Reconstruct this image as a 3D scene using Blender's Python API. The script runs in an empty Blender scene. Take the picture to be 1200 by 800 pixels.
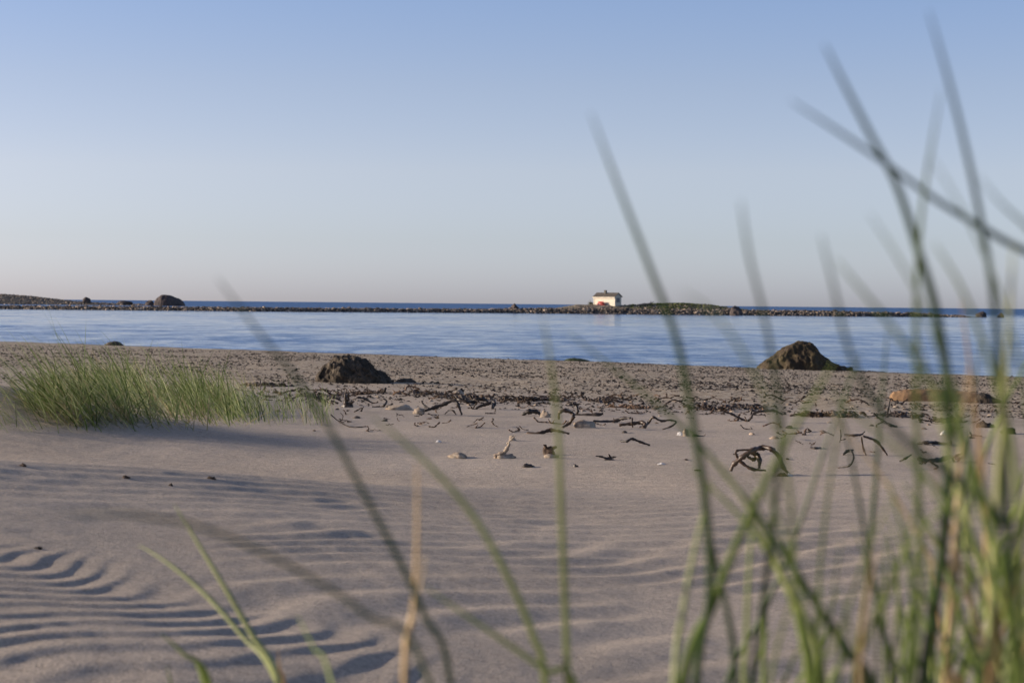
import bpy, math, random
import numpy as np
from mathutils import Vector, Matrix

rng = np.random.default_rng(7)
random.seed(7)
S = bpy.context.scene
R = math.radians
# ------------------------------------------------------------------ camera
CAM_Z = 1.70
FPX = 2333.0                       # focal length in photo pixels (1200 wide)
PITCH = math.atan(44.0 / FPX)
ROLL = R(0.56)
cd = bpy.data.cameras.new('camera'); cam = bpy.data.objects.new('camera', cd)
S.collection.objects.link(cam); S.camera = cam
fwd = Vector((0, math.cos(PITCH), -math.sin(PITCH)))
rt0 = Vector((1, 0, 0)); up0 = rt0.cross(fwd)
rt = rt0 * math.cos(ROLL) + up0 * math.sin(ROLL)
up = up0 * math.cos(ROLL) - rt0 * math.sin(ROLL)
cam.matrix_world = Matrix(((rt.x, up.x, -fwd.x, 0), (rt.y, up.y, -fwd.y, 0), (rt.z, up.z, -fwd.z, CAM_Z), (0, 0, 0, 1)))
cd.sensor_width = 36; cd.lens = 36 * FPX / 1200
cd.clip_start = 0.05; cd.clip_end = 60000
cd.dof.use_dof = True; cd.dof.focus_distance = 15.0; cd.dof.aperture_fstop = 8.5
cd.dof.aperture_blades = 0
# ------------------------------------------------------------------ world, sun
SUN_EL, SUN_AZ = R(12.5), R(-85)     # azimuth clockwise from +Y: the sun stands to the left
w = bpy.data.worlds.new('World'); S.world = w; w.use_nodes = True
nt = w.node_tree; bg = nt.nodes['Background']
sky = nt.nodes.new('ShaderNodeTexSky'); sky.sky_type = 'NISHITA'; sky.sun_disc = False
sky.sun_elevation = SUN_EL; sky.sun_rotation = SUN_AZ
sky.altitude = 0; sky.air_density = 0.5; sky.dust_density = 0.7; sky.ozone_density = 1.0
wb = nt.nodes.new('ShaderNodeMix'); wb.data_type = 'RGBA'; wb.blend_type = 'MULTIPLY'; wb.inputs[0].default_value = 1
wb.inputs[7].default_value = (1.12, 1.0, 0.99, 1)          # the camera's white balance
tcw = nt.nodes.new('ShaderNodeTexCoord'); spw = nt.nodes.new('ShaderNodeSeparateXYZ'); nt.links.new(tcw.outputs['Generated'], spw.inputs[0])
hzr = nt.nodes.new('ShaderNodeValToRGB'); he = hzr.color_ramp.elements           # greyish mauve band of air low over the sea
stops_ = [(0.0, (0.84, 0.87, 1.06)), (0.006, (0.85, 0.875, 1.06)), (0.032, (0.90, 0.875, 0.92)), (0.066, (1.08, 0.972, 0.925)), (0.108, (1.08, 1.0, 0.96)), (0.15, (1.02, 1.03, 1.06))]
while len(he) < len(stops_): he.new(0.5)
for k_, (p_, c_) in enumerate(stops_): he[k_].position = p_; he[k_].color = (*c_, 1)
nt.links.new(spw.outputs[2], hzr.inputs[0])
wb2 = nt.nodes.new('ShaderNodeMix'); wb2.data_type = 'RGBA'; wb2.blend_type = 'MULTIPLY'; wb2.inputs[0].default_value = 1
nt.links.new(sky.outputs[0], wb.inputs[6]); nt.links.new(wb.outputs[2], wb2.inputs[6]); nt.links.new(hzr.outputs[0], wb2.inputs[7]); nt.links.new(wb2.outputs[2], bg.inputs[0]); bg.inputs[1].default_value = 0.145
sd = bpy.data.lights.new('sun', 'SUN'); sd.energy = 5.0; sd.angle = R(0.55); sd.color = (1.0, 0.86, 0.70)
so = bpy.data.objects.new('sun', sd); S.collection.objects.link(so)
tosun = Vector((math.sin(SUN_AZ) * math.cos(SUN_EL), math.cos(SUN_AZ) * math.cos(SUN_EL), math.sin(SUN_EL)))
so.rotation_euler = tosun.to_track_quat('Z', 'Y').to_euler(); so.location = (-30, 0, 20)
S.view_settings.view_transform = 'Standard'; S.view_settings.look = 'None'
S.view_settings.exposure = 0.28; S.view_settings.gamma = 1
S.cycles.use_denoising = True
S.cycles.max_bounces = 6; S.cycles.transparent_max_bounces = 8

# ------------------------------------------------------------------ noise
_P = np.random.default_rng(3).permutation(256); _P = np.concatenate([_P, _P, _P])
_G = np.random.default_rng(5).normal(size=(256, 3)); _G /= np.linalg.norm(_G, axis=1)[:, None]
def pn(x, y, z=0.0):
    x, y, z = np.broadcast_arrays(np.asarray(x, float), np.asarray(y, float), np.asarray(z, float))
    xi = np.floor(x).astype(int); yi = np.floor(y).astype(int); zi = np.floor(z).astype(int)
    xf = x - xi; yf = y - yi; zf = z - zi
    f = lambda t: t * t * t * (t * (t * 6 - 15) + 10)
    u, v, ww = f(xf), f(yf), f(zf)
    def g(i, j, k):
        h = _P[_P[_P[(xi + i) & 255] + ((yi + j) & 255)] + ((zi + k) & 255)]
        gr = _G[h]
        return gr[..., 0] * (xf - i) + gr[..., 1] * (yf - j) + gr[..., 2] * (zf - k)
    L = lambda a, b, t: a + (b - a) * t
    return 1.6 * L(L(L(g(0,0,0), g(1,0,0), u), L(g(0,1,0), g(1,1,0), u), v),
                   L(L(g(0,0,1), g(1,0,1), u), L(g(0,1,1), g(1,1,1), u), v), ww)
def fbm(x, y, z=0.0, o=4, gain=0.5):
    a, s, t = 1.0, 0.0, 1.0
    for i in range(o):
        s = s + a * pn(np.asarray(x) * t + 7.3 * i, np.asarray(y) * t + 3.1 * i, np.asarray(z) * t + 1.7 * i); a *= gain; t *= 2.03
    return s
def sst(a, b, t):
    t = np.clip((t - a) / (b - a), 0, 1); return t * t * (3 - 2 * t)

# ------------------------------------------------------------------ terrain height
def shore(x, y):
    return (61.3 - 0.9 * x - y) / 1.345 + 0.7 * pn(x / 5.0, 9.1) + 0.15 * pn(x * 1.1, 4.4)
def ripple(ph, sharp=0.35):
    return np.sin(ph + sharp * np.sin(ph))
def H(x, y, fine=True):
    x = np.asarray(x, float); y = np.asarray(y, float)
    s = shore(x, y)
    k = 0.07
    z = -k * np.logaddexp(-0.026 * s / k, -0.82 / k)
    z = np.maximum(z, -2.5)
    z = z + sst(8, 30, s) * (0.022 * pn(x / 2.6, y / 4.0, 2.2) + 0.010 * pn(x / 0.8, y / 1.1, 5.0))
    # hummock carrying the left clump of grass
    z = z + 0.36 * np.exp(-((x + 3.7) / 1.35) ** 2 * 1.0 - ((y - 12.6) / 1.5) ** 2)
    z = z + 0.02 * np.exp(-((x + 1.72) / 0.45) ** 2 - ((y - 11.8) / 0.6) ** 2)
    # near dune, falling to the right
    yc = np.clip(8.6 + 0.6 * (x + 0.73), 6.9, 9.0)
    ad = 0.092 * np.logaddexp(0, (0.35 - x) * 3.0) / 3.0
    ad = ad * (0.15 + 0.85 * sst(3.75, 4.55, y) + 0.12 * np.exp(-((y - 4.7) / 0.3) ** 2) + 0.15 * np.exp(-((y - yc + 0.25) / 0.4) ** 2)) * (1 - sst(yc, yc + 0.9, y)) * (1 - sst(7, 16, -x))
    z = z + ad
    z = z + 0.03 * np.exp(-((y - 4.2) / 0.30) ** 2) / (1 + np.exp((x + 0.50 + 0.1 * pn(y * 2, 3.3)) / 0.14))
    z = z + 0.12 * (1 - sst(1.6, 3.6, y))
    if fine:
        # nested crescents in the lower left, each arc curling up to its right hand tip
        qx = x + 1.15 + 0.05 * pn(x * 1.7, y * 1.7, 3.0); qy = y - 5.50 + 0.10 * pn(x * 1.5, y * 1.5, 8.0)
        u = 0.73 * qx - 0.68 * qy; t = -0.68 * qx - 0.73 * qy
        gt = np.where(t < 0.34, 0.75 * t - 1.3 * t * t, 0.1047 - 0.134 * (t - 0.34))
        ph1 = (u - gt + 0.05 * pn(u * 3.0, t * 3.0, 1.0)) / (0.122 + 0.010 * np.sin(u * 1.3))
        m1 = sst(-0.12, 0.22, t + 0.16 * pn(u * 1.9, 0.7)) * sst(-2.6, -1.6, u) * sst(7.9, 6.9, y) * sst(3.8, 4.3, y) * (0.7 + 0.3 * sst(-0.4, 0.3, pn(u * 1.3, t * 2.2, 6.0)))
        z = z + 0.0038 * m1 * ripple(2 * np.pi * ph1, -0.35)
        # long low cross ripples below the crest
        m2 = sst(6.0, 7.0, y + 0.25 * x) * sst(yc + 0.6, yc - 0.1, y) * (0.6 + 0.4 * sst(-0.4, 0.4, pn(x / 1.6, y / 0.7, 9.0)))
        ph2 = (y - 0.65 * x + 0.30 * pn(x / 1.6, y / 1.6, 3.0)) / 0.22
        z = z + 0.0030 * m2 * ripple(2 * np.pi * ph2, -0.3)
        # a few short slanting ripples in the middle and right
        m3 = sst(8.4, 7.6, y) * sst(4.0, 5.0, y) * sst(-0.25, 0.25, pn(x / 0.7 + 8, y / 1.0, 2.0)) * sst(-1.1, -0.6, x)
        ph3 = (0.6 * y - 0.8 * x + 0.30 * pn(x / 1.2, y / 1.2, 3.0)) / 0.22
        z = z + 0.0050 * m3 * ripple(2 * np.pi * ph3, -0.3)
        # fine ripples on the flat beyond
        m4 = sst(8.8, 10.0, y) * sst(17, 13, y)
        ph4 = (y + 0.10 * x + 0.35 * pn(x / 1.8, y / 1.5, 7.0)) / 0.20
        z = z + 0.0048 * m4 * (0.6 + 0.5 * pn(x / 1.1, y / 1.1, 1.5)) * ripple(2 * np.pi * ph4, 0.3)
        z = z + 0.0022 * fbm(x * 7, y * 7, 0.5, 2) * sst(30, 12, y)
        g = sst(31, 27, s)
        z = z + g * 0.012 * fbm(x * 2.2, y * 1.2, 2.5, 3)
    return z
def hz(x, y): return float(H(np.array([x]), np.array([y]))[0])
def ray(px, py):
    return fwd + rt * ((px - 600) / FPX) + up * ((400 - py) / FPX)
def at(px, py, Y):                 # the point in direction (px,py) that stands Y metres out
    d = ray(px, py); t = Y / d.y
    return Vector((d.x * t, Y, CAM_Z + d.z * t))
def ground(px, py):
    d = ray(px, py)
    ys = np.geomspace(4.0, 90.0, 260)
    for _ in range(2):
        xs = d.x / d.y * ys; zs = CAM_Z + d.z / d.y * ys
        h = H(xs, ys)
        i = int(np.argmax(h >= zs)) if (h >= zs).any() else len(ys) - 1
        ys = np.linspace(ys[max(i - 1, 0)], ys[i], 24)
    return Vector((xs[i], ys[-1], h[i]))

# ------------------------------------------------------------------ object helpers
C = S.collection
def tag(o, label=None, cat=None, group=None, kind=None):
    if label: o['label'] = label
    if cat: o['category'] = cat
    if group: o['group'] = group
    if kind: o['kind'] = kind
    return o
def mesh(name, V, F, mat, parent=None, smooth=True, loc=None):
    me = bpy.data.meshes.new(name)
    V = np.asarray(V, dtype=np.float32).reshape(-1, 3)
    me.vertices.add(len(V)); me.vertices.foreach_set('co', V.ravel())
    if isinstance(F, np.ndarray) and F.ndim == 2:
        n, kk = F.shape
        me.loops.add(n * kk); me.polygons.add(n)
        me.loops.foreach_set('vertex_index', F.astype(np.int32).ravel())
        me.polygons.foreach_set('loop_start', np.arange(0, n * kk, kk, dtype=np.int32))
        me.polygons.foreach_set('loop_total', np.full(n, kk, dtype=np.int32))
        me.update(calc_edges=True); me.validate()
    else:
        me.clear_geometry(); me.from_pydata([tuple(map(float, v)) for v in V], [], [tuple(map(int, f)) for f in F]); me.update()
    if mat: me.materials.append(mat)
    if smooth: me.polygons.foreach_set('use_smooth', np.ones(len(me.polygons), dtype=bool))
    o = bpy.data.objects.new(name, me); C.objects.link(o)
    if loc is not None: o.location = loc
    if parent: o.parent = parent
    return o
def empty(name, loc, rz=0.0):
    o = bpy.data.objects.new(name, None); C.objects.link(o); o.location = loc; o.rotation_euler.z = rz
    o.empty_display_size = 0.1
    return o
def grid_faces(nr, nc, closed=False):
    i = np.arange(nr - 1)[:, None]; j = np.arange(nc if closed else nc - 1)[None, :]
    j2 = (j + 1) % nc
    return np.stack(np.broadcast_arrays(i * nc + j, i * nc + j2, (i + 1) * nc + j2, (i + 1) * nc + j), -1).reshape(-1, 4)
def tube(P, rad, n=7, lump=0.0, seed=0, flat=1.0):
    P = [Vector(p) for p in P]
    # resample with Catmull-Rom
    Q = []; RR = []
    rad = list(rad) if hasattr(rad, '__len__') else [rad] * len(P)
    for i in range(len(P) - 1):
        p0 = P[max(i - 1, 0)]; p1 = P[i]; p2 = P[i + 1]; p3 = P[min(i + 2, len(P) - 1)]
        for k in range(5):
            t = k / 5
            Q.append(0.5 * ((2 * p1) + (p2 - p0) * t + (2 * p0 - 5 * p1 + 4 * p2 - p3) * t * t + (3 * p1 - p0 - 3 * p2 + p3) * t ** 3))
            RR.append(rad[i] * (1 - t) + rad[i + 1] * t)
    Q.append(P[-1]); RR.append(rad[-1])
    V = []; up_ = Vector((0.1, 0.2, 1)).normalized()
    for i, q in enumerate(Q):
        tn = (Q[min(i + 1, len(Q) - 1)] - Q[max(i - 1, 0)]).normalized()
        a = tn.cross(up_)
        if a.length < 0.1: a = tn.cross(Vector((1, 0, 0)))
        a.normalize(); b = a.cross(tn)
        for k in range(n):
            th = 2 * math.pi * k / n
            r = RR[i] * (1 + lump * math.sin(3.1 * i + 2.3 * k + seed) + lump * math.sin(1.3 * i + seed * 2))
            V.append(q + a * math.cos(th) * r + b * math.sin(th) * r * flat)
    F = grid_faces(len(Q), n, True).tolist()
    F.append(list(range(n))[::-1]); F.append([(len(Q) - 1) * n + k for k in range(n)])
    return [tuple(v) for v in V], F
def join(parts):
    V = []; F = []
    for v, f in parts:
        o = len(V); V += list(v); F += [[i + o for i in q] for q in f]
    return V, F
def box(x0, x1, y0, y1, z0, z1):
    V = [(x, y, z) for z in (z0, z1) for y in (y0, y1) for x in (x0, x1)]
    F = [(0, 2, 3, 1), (4, 5, 7, 6), (0, 1, 5, 4), (2, 6, 7, 3), (0, 4, 6, 2), (1, 3, 7, 5)]
    return V, [list(f) for f in F]
_ico = {}
def ico(sub):
    if sub in _ico: return _ico[sub]
    import bmesh
    bm = bmesh.new(); bmesh.ops.create_icosphere(bm, subdivisions=sub, radius=1)
    V = np.array([v.co[:] for v in bm.verts]); F = np.array([[v.index for v in f.verts] for f in bm.faces]); bm.free()
    _ico[sub] = (V, F); return V, F
def rockverts(seed, size, sub=3, rough=0.22, cuts=7):
    V, F = ico(sub); V = V.copy(); r = np.random.default_rng(seed)
    for _ in range(cuts):
        n = r.normal(size=3); n /= np.linalg.norm(n); d = r.uniform(0.55, 0.9)
        k = V @ n; V = V - np.where(k > d, k - d, 0)[:, None] * n * 0.85
    nz = fbm(V[:, 0] * 1.7 + seed, V[:, 1] * 1.7, V[:, 2] * 1.7, 4, 0.55)
    V = V * (1 + rough * nz)[:, None]
    return V * np.array(size), F

# ------------------------------------------------------------------ materials
def mat(name):
    m = bpy.data.materials.new(name); m.use_nodes = True
    n = m.node_tree.nodes; l = m.node_tree.links
    return m, n, l, n['Principled BSDF']
def ramp(n, stops, interp='LINEAR'):
    r = n.new('ShaderNodeValToRGB'); r.color_ramp.interpolation = interp
    e = r.color_ramp.elements
    while len(e) < len(stops): e.new(0.5)
    for i, (p, c) in enumerate(stops):
        e[i].position = p; e[i].color = (*c, 1) if len(c) == 3 else c
    return r
def noise(n, l, vec, scale, detail=4, rough=0.5, dist=0.0):
    t = n.new('ShaderNodeTexNoise'); t.inputs['Scale'].default_value = scale; t.inputs['Detail'].default_value = detail
    t.inputs['Roughness'].default_value = rough; t.inputs['Distortion'].default_value = dist
    if vec: l.new(vec, t.inputs['Vector'])
    return t
def mixc(n, l, fac, a, b, mode='MIX'):
    m = n.new('ShaderNodeMix'); m.data_type = 'RGBA'; m.blend_type = mode
    for s_, v in ((0, fac), (6, a), (7, b)):
        if hasattr(v, 'is_linked') or isinstance(v, bpy.types.NodeSocket): l.new(v, m.inputs[s_])
        elif s_ == 0: m.inputs[0].default_value = v
        else: m.inputs[s_].default_value = (*v, 1)
    return m.outputs[2]
def bump(n, l, h, strength, dist, nrm=None):
    b = n.new('ShaderNodeBump'); b.inputs['Strength'].default_value = strength; b.inputs['Distance'].default_value = dist
    l.new(h, b.inputs['Height'])
    if nrm: l.new(nrm, b.inputs['Normal'])
    return b.outputs[0]

def sand_mat():
    m, n, l, p = mat('sand'); tc = n.new('ShaderNodeTexCoord').outputs['Object']
    a = n.new('ShaderNodeAttribute'); a.attribute_name = 'gravel'
    big = noise(n, l, tc, 0.9, 5, 0.6)
    grain = noise(n, l, tc, 150, 4, 0.8)
    mid = noise(n, l, tc, 38, 4, 0.75)
    c1 = ramp(n, [(0.3, (0.425, 0.355, 0.285)), (0.7, (0.505, 0.425, 0.345))]); l.new(big.outputs[0], c1.inputs[0])
    c2 = ramp(n, [(0.30, (0.62, 0.60, 0.60)), (0.5, (1, 1, 1)), (0.72, (1.3, 1.26, 1.2))]); l.new(mid.outputs[0], c2.inputs[0])
    c3 = ramp(n, [(0.25, (0.5, 0.48, 0.46)), (0.5, (1, 1, 1)), (0.75, (1.5, 1.48, 1.42))]); l.new(grain.outputs[0], c3.inputs[0])
    sc = mixc(n, l, 0.65, c1.outputs[0], c2.outputs[0], 'MULTIPLY')
    sc = mixc(n, l, 0.9, sc, c3.outputs[0], 'MULTIPLY')
    # shingle: pebbles of mixed colour
    v = n.new('ShaderNodeTexVoronoi'); v.inputs['Scale'].default_value = 24; l.new(tc, v.inputs['Vector'])
    sep = n.new('ShaderNodeSeparateColor'); l.new(v.outputs['Color'], sep.inputs[0])
    pc = ramp(n, [(0.0, (0.06, 0.045, 0.03)), (0.18, (0.27, 0.21, 0.145)), (0.75, (0.47, 0.38, 0.27)), (1.0, (0.62, 0.54, 0.43))]); l.new(sep.outputs[0], pc.inputs[0])
    mk = noise(n, l, tc, 1.6, 5, 0.65)
    mm = n.new('ShaderNodeMath'); mm.operation = 'MULTIPLY_ADD'; l.new(mk.outputs[0], mm.inputs[0]); mm.inputs[1].default_value = 1.6; mm.inputs[2].default_value = -0.8
    ad = n.new('ShaderNodeMath'); ad.operation = 'ADD'; ad.use_clamp = True; l.new(a.outputs['Fac'], ad.inputs[0]); l.new(mm.outputs[0], ad.inputs[1])
    gm = n.new('ShaderNodeMath'); gm.operation = 'MULTIPLY'; l.new(ad.outputs[0], gm.inputs[0]); l.new(a.outputs['Fac'], gm.inputs[1])
    sc = mixc(n, l, gm.outputs[0], sc, pc.outputs[0])
    # wet strand by the water
    wa = n.new('ShaderNodeAttribute'); wa.attribute_name = 'wet'
    sc = mixc(n, l, wa.outputs['Fac'], sc, (0.11, 0.085, 0.07))
    l.new(sc, p.inputs['Base Color'])
    p.inputs['Roughness'].default_value = 0.95; p.inputs['Specular IOR Level'].default_value = 0.15
    nb = bump(n, l, grain.outputs[0], 0.8, 0.006)
    nb = bump(n, l, mid.outputs[0], 0.5, 0.012, nb)
    pb = n.new('ShaderNodeMath'); pb.operation = 'MULTIPLY'; l.new(v.outputs['Distance'], pb.inputs[0]); l.new(gm.outputs[0], pb.inputs[1])
    nb = bump(n, l, pb.outputs[0], -0.8, 0.03, nb)
    l.new(nb, p.inputs['Normal'])
    return m
def water_mat():
    m, n, l, p = mat('water'); g = n.new('ShaderNodeNewGeometry').outputs['Position']
    def mp(sx, sy):
        q = n.new('ShaderNodeMapping'); q.inputs['Scale'].default_value = (sx, sy, 1); l.new(g, q.inputs[0]); return q.outputs[0]
    wv = noise(n, l, mp(0.9, 1.7), 1.0, 4, 0.65)         # small waves
    wl = noise(n, l, mp(0.16, 0.10), 1.0, 3, 0.55)       # swell groups
    pa = noise(n, l, mp(0.055, 0.030), 1.0, 4, 0.6)      # breeze patches
    pr = ramp(n, [(0.36, (0.45,) * 3), (0.64, (1.5,) * 3)]); l.new(pa.outputs[0], pr.inputs[0])
    sp = n.new('ShaderNodeSeparateXYZ'); l.new(g, sp.inputs[0])
    far = n.new('ShaderNodeMapRange'); l.new(sp.outputs['Y'], far.inputs[0])
    far.inputs[1].default_value = 330; far.inputs[2].default_value = 650; far.inputs[3].default_value = 1.0; far.inputs[4].default_value = 3.6
    def vm(op, a, b):
        q = n.new('ShaderNodeVectorMath'); q.operation = op
        for i, s_ in enumerate((a, b)):
            if s_ is None: continue
            if isinstance(s_, bpy.types.NodeSocket): l.new(s_, q.inputs[i])
            else: q.inputs[i].default_value = s_
        return q.outputs[0]
    a1 = vm('MULTIPLY', vm('SUBTRACT', wv.outputs['Color'], (0.5,) * 3), (0.55, 0.75, 0))
    a2 = vm('MULTIPLY', vm('SUBTRACT', wl.outputs['Color'], (0.5,) * 3), (0.16, 0.30, 0))
    st = n.new('ShaderNodeMath'); st.operation = 'MULTIPLY'; l.new(pr.outputs[0], st.inputs[0]); l.new(far.outputs[0], st.inputs[1])
    cs = n.new('ShaderNodeCombineXYZ')
    for i in range(3): l.new(st.outputs[0], cs.inputs[i])
    sm = vm('MULTIPLY', vm('ADD', a1, a2), cs.outputs[0])
    nn = vm('NORMALIZE', vm('ADD', sm, (0, 0, 1)), None)
    l.new(nn, p.inputs['Normal'])
    p.inputs['Base Color'].default_value = (0.014, 0.085, 0.24, 1)
    ro = n.new('ShaderNodeMapRange'); l.new(sp.outputs['Y'], ro.inputs[0])
    ro.inputs[1].default_value = 330; ro.inputs[2].default_value = 650; ro.inputs[3].default_value = 0.0; ro.inputs[4].default_value = 0.27
    stn = noise(n, l, mp(0.32, 0.13), 1.0, 6, 0.75)      # streaks of ruffled water
    rs = ramp(n, [(0.36, (0.08,) * 3), (0.50, (0.17,) * 3), (0.67, (0.27,) * 3)]); l.new(stn.outputs[0], rs.inputs[0])
    nr = n.new('ShaderNodeMapRange'); l.new(sp.outputs['Y'], nr.inputs[0])
    nr.inputs[1].default_value = 50; nr.inputs[2].default_value = 170; nr.inputs[3].default_value = 1.25; nr.inputs[4].default_value = 0.6
    mu = n.new('ShaderNodeMath'); mu.operation = 'MULTIPLY_ADD'; l.new(rs.outputs[0], mu.inputs[0]); l.new(nr.outputs[0], mu.inputs[1]); l.new(ro.outputs[0], mu.inputs[2])
    l.new(mu.outputs[0], p.inputs['Roughness']); p.inputs['IOR'].default_value = 1.333
    return m
def rock_mat(name, cols, scale=3.0, bumpd=0.05, rough=0.85, island=False, objrand=False, spec=0.3):
    m, n, l, p = mat(name); tc = n.new('ShaderNodeTexCoord').outputs['Object']
    a = noise(n, l, tc, scale, 6, 0.65, 0.3); b = noise(n, l, tc, scale * 7, 4, 0.7)
    k = len(cols); c = ramp(n, [(0.28 + 0.44 * i / (k - 1), q) for i, q in enumerate(cols)]); l.new(a.outputs[0], c.inputs[0])
    sc = c.outputs[0]
    r2 = ramp(n, [(0.3, (0.55,) * 3), (0.7, (1.3,) * 3)]); l.new(b.outputs[0], r2.inputs[0])
    sc = mixc(n, l, 0.7, sc, r2.outputs[0], 'MULTIPLY')
    src = None
    if island: src = n.new('ShaderNodeNewGeometry').outputs['Random Per Island']
    if objrand: src = n.new('ShaderNodeObjectInfo').outputs['Random']
    if src:
        r3 = ramp(n, [(0, (0.25, 0.25, 0.28)), (0.35, (0.6, 0.57, 0.55)), (0.75, (1.1, 1.0, 0.93)), (1, (2.2, 2.0, 1.85))]); l.new(src, r3.inputs[0])
        sc = mixc(n, l, 1.0, sc, r3.outputs[0], 'MULTIPLY')
    l.new(sc, p.inputs['Base Color']); p.inputs['Roughness'].default_value = rough; p.inputs['Specular IOR Level'].default_value = spec
    nb = bump(n, l, a.outputs[0], 0.7, bumpd); nb = bump(n, l, b.outputs[0], 0.6, bumpd * 0.25, nb)
    l.new(nb, p.inputs['Normal']); return m
def blade_mat(name, cols, transl=0.35, island=False):
    m, n, l, p = mat(name); tc = n.new('ShaderNodeTexCoord').outputs['Object']
    if island: src = n.new('ShaderNodeNewGeometry').outputs['Random Per Island']
    else: src = n.new('ShaderNodeObjectInfo').outputs['Random']
    k = len(cols); c = ramp(n, [(i / (k - 1), q) for i, q in enumerate(cols)]); l.new(src, c.inputs[0])
    v = noise(n, l, tc, 9, 4, 0.6); r2 = ramp(n, [(0.3, (0.7,) * 3), (0.7, (1.25,) * 3)]); l.new(v.outputs[0], r2.inputs[0])
    sc = mixc(n, l, 0.7, c.outputs[0], r2.outputs[0], 'MULTIPLY')
    l.new(sc, p.inputs['Base Color']); p.inputs['Roughness'].default_value = 0.45; p.inputs['Specular IOR Level'].default_value = 0.35
    t = n.new('ShaderNodeBsdfTranslucent'); l.new(sc, t.inputs[0])
    mx = n.new('ShaderNodeMixShader'); mx.inputs[0].default_value = transl
    l.new(p.outputs[0], mx.inputs[1]); l.new(t.outputs[0], mx.inputs[2]); l.new(mx.outputs[0], n['Material Output'].inputs[0])
    return m
M = {}
M['sand'] = sand_mat(); M['water'] = water_mat()
M['kelp'] = rock_mat('dried_kelp', [(0.012, 0.009, 0.007), (0.030, 0.020, 0.014), (0.065, 0.042, 0.027)], 20, 0.004, 0.5, objrand=False, spec=0.5)
M['kelp_brown'] = rock_mat('brown_kelp', [(0.024, 0.015, 0.010), (0.065, 0.040, 0.024), (0.15, 0.095, 0.058)], 16, 0.004, 0.45, spec=0.5)
M['scrap'] = rock_mat('kelp_scrap', [(0.025, 0.017, 0.012), (0.075, 0.05, 0.034), (0.19, 0.135, 0.09)], 14, 0.004, 0.7, objrand=True)
M['pale'] = rock_mat('bleached_holdfast', [(0.16, 0.11, 0.08), (0.36, 0.29, 0.22), (0.55, 0.48, 0.38)], 12, 0.006, 0.9)
M['shell'] = rock_mat('shell', [(0.55, 0.52, 0.48), (0.75, 0.73, 0.70)], 12, 0.002, 0.5)
M['litter'] = rock_mat('seaweed_litter', [(0.02, 0.015, 0.012), (0.05, 0.038, 0.028)], 5, 0.003, 0.7, island=True)
M['mound'] = rock_mat('weedy_mound', [(0.024, 0.020, 0.016), (0.080, 0.064, 0.047), (0.18, 0.145, 0.108)], 7, 0.12, 0.9)
M['rock'] = rock_mat('shore_rock', [(0.022, 0.014, 0.009), (0.060, 0.042, 0.022), (0.095, 0.075, 0.032)], 2.2, 0.06, 0.8)
M['weed'] = rock_mat('weed_rock', [(0.02, 0.03, 0.008), (0.06, 0.075, 0.02)], 6, 0.02, 0.6)
M['stone'] = rock_mat('breakwater_stone', [(0.11, 0.09, 0.075), (0.24, 0.205, 0.165), (0.37, 0.32, 0.26)], 0.9, 0.06, 0.9, objrand=True)
M['stones'] = rock_mat('breakwater_stones', [(0.10, 0.085, 0.07), (0.24, 0.205, 0.165), (0.38, 0.33, 0.265)], 0.9, 0.05, 0.9, island=True)
M['bank'] = rock_mat('stone_bank', [(0.05, 0.045, 0.04), (0.11, 0.10, 0.085), (0.20, 0.175, 0.15)], 1.6, 0.2, 0.95)
M['boulder'] = rock_mat('boulder', [(0.04, 0.033, 0.033), (0.085, 0.068, 0.064), (0.15, 0.12, 0.10)], 0.35, 0.35, 0.9)
M['islet'] = rock_mat('islet_ground', [(0.10, 0.095, 0.05), (0.20, 0.17, 0.12), (0.27, 0.22, 0.17)], 0.25, 0.2, 0.95)
M['scrub'] = rock_mat('scrub', [(0.035, 0.05, 0.012), (0.08, 0.10, 0.03), (0.13, 0.13, 0.05)], 0.8, 0.1, 0.9, island=True)
M['log'] = rock_mat('orange_log', [(0.16, 0.095, 0.05), (0.30, 0.185, 0.10), (0.38, 0.26, 0.155)], 3.0, 0.03, 0.9)
M['blade'] = blade_mat('grass_blade', [(0.09, 0.14, 0.032), (0.16, 0.225, 0.055), (0.25, 0.32, 0.09), (0.34, 0.40, 0.14)], 0.30)
M['blade_dark'] = blade_mat('dark_grass_blade', [(0.04, 0.075, 0.022), (0.06, 0.105, 0.035)], 0.25)
M['blade_pale'] = blade_mat('pale_grass_blade', [(0.34, 0.39, 0.16), (0.44, 0.47, 0.22)], 0.3)
M['straw'] = blade_mat('straw', [(0.42, 0.28, 0.14), (0.52, 0.38, 0.21), (0.60, 0.48, 0.30)], 0.3)
M['clump'] = blade_mat('clump_blades', [(0.05, 0.085, 0.020), (0.11, 0.165, 0.042), (0.19, 0.25, 0.075), (0.30, 0.36, 0.13), (0.55, 0.57, 0.32)], 0.38, island=True)
M['clump_dry'] = blade_mat('clump_dry_blades', [(0.34, 0.28, 0.14), (0.50, 0.42, 0.24)], 0.3, island=True)
def plain(name, col, rough=0.6, var=0.25, sc=3.0):
    m, n, l, p = mat(name); tc = n.new('ShaderNodeTexCoord').outputs['Object']
    a = noise(n, l, tc, sc, 5, 0.6); r = ramp(n, [(0.3, tuple(c * (1 - var) for c in col)), (0.7, col)]); l.new(a.outputs[0], r.inputs[0])
    l.new(r.outputs[0], p.inputs['Base Color']); p.inputs['Roughness'].default_value = rough; return m
M['white'] = plain('white_boards', (0.62, 0.56, 0.44), 0.6, 0.10)
M['roof'] = plain('roof_felt', (0.10, 0.085, 0.07), 0.9, 0.4)
M['chim'] = plain('chimney_brick', (0.13, 0.12, 0.10), 0.9, 0.3)
M['red'] = plain('red_paint', (0.46, 0.075, 0.05), 0.4, 0.2)
M['dark'] = plain('dark_glass', (0.05, 0.06, 0.09), 0.2, 0.2)

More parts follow.
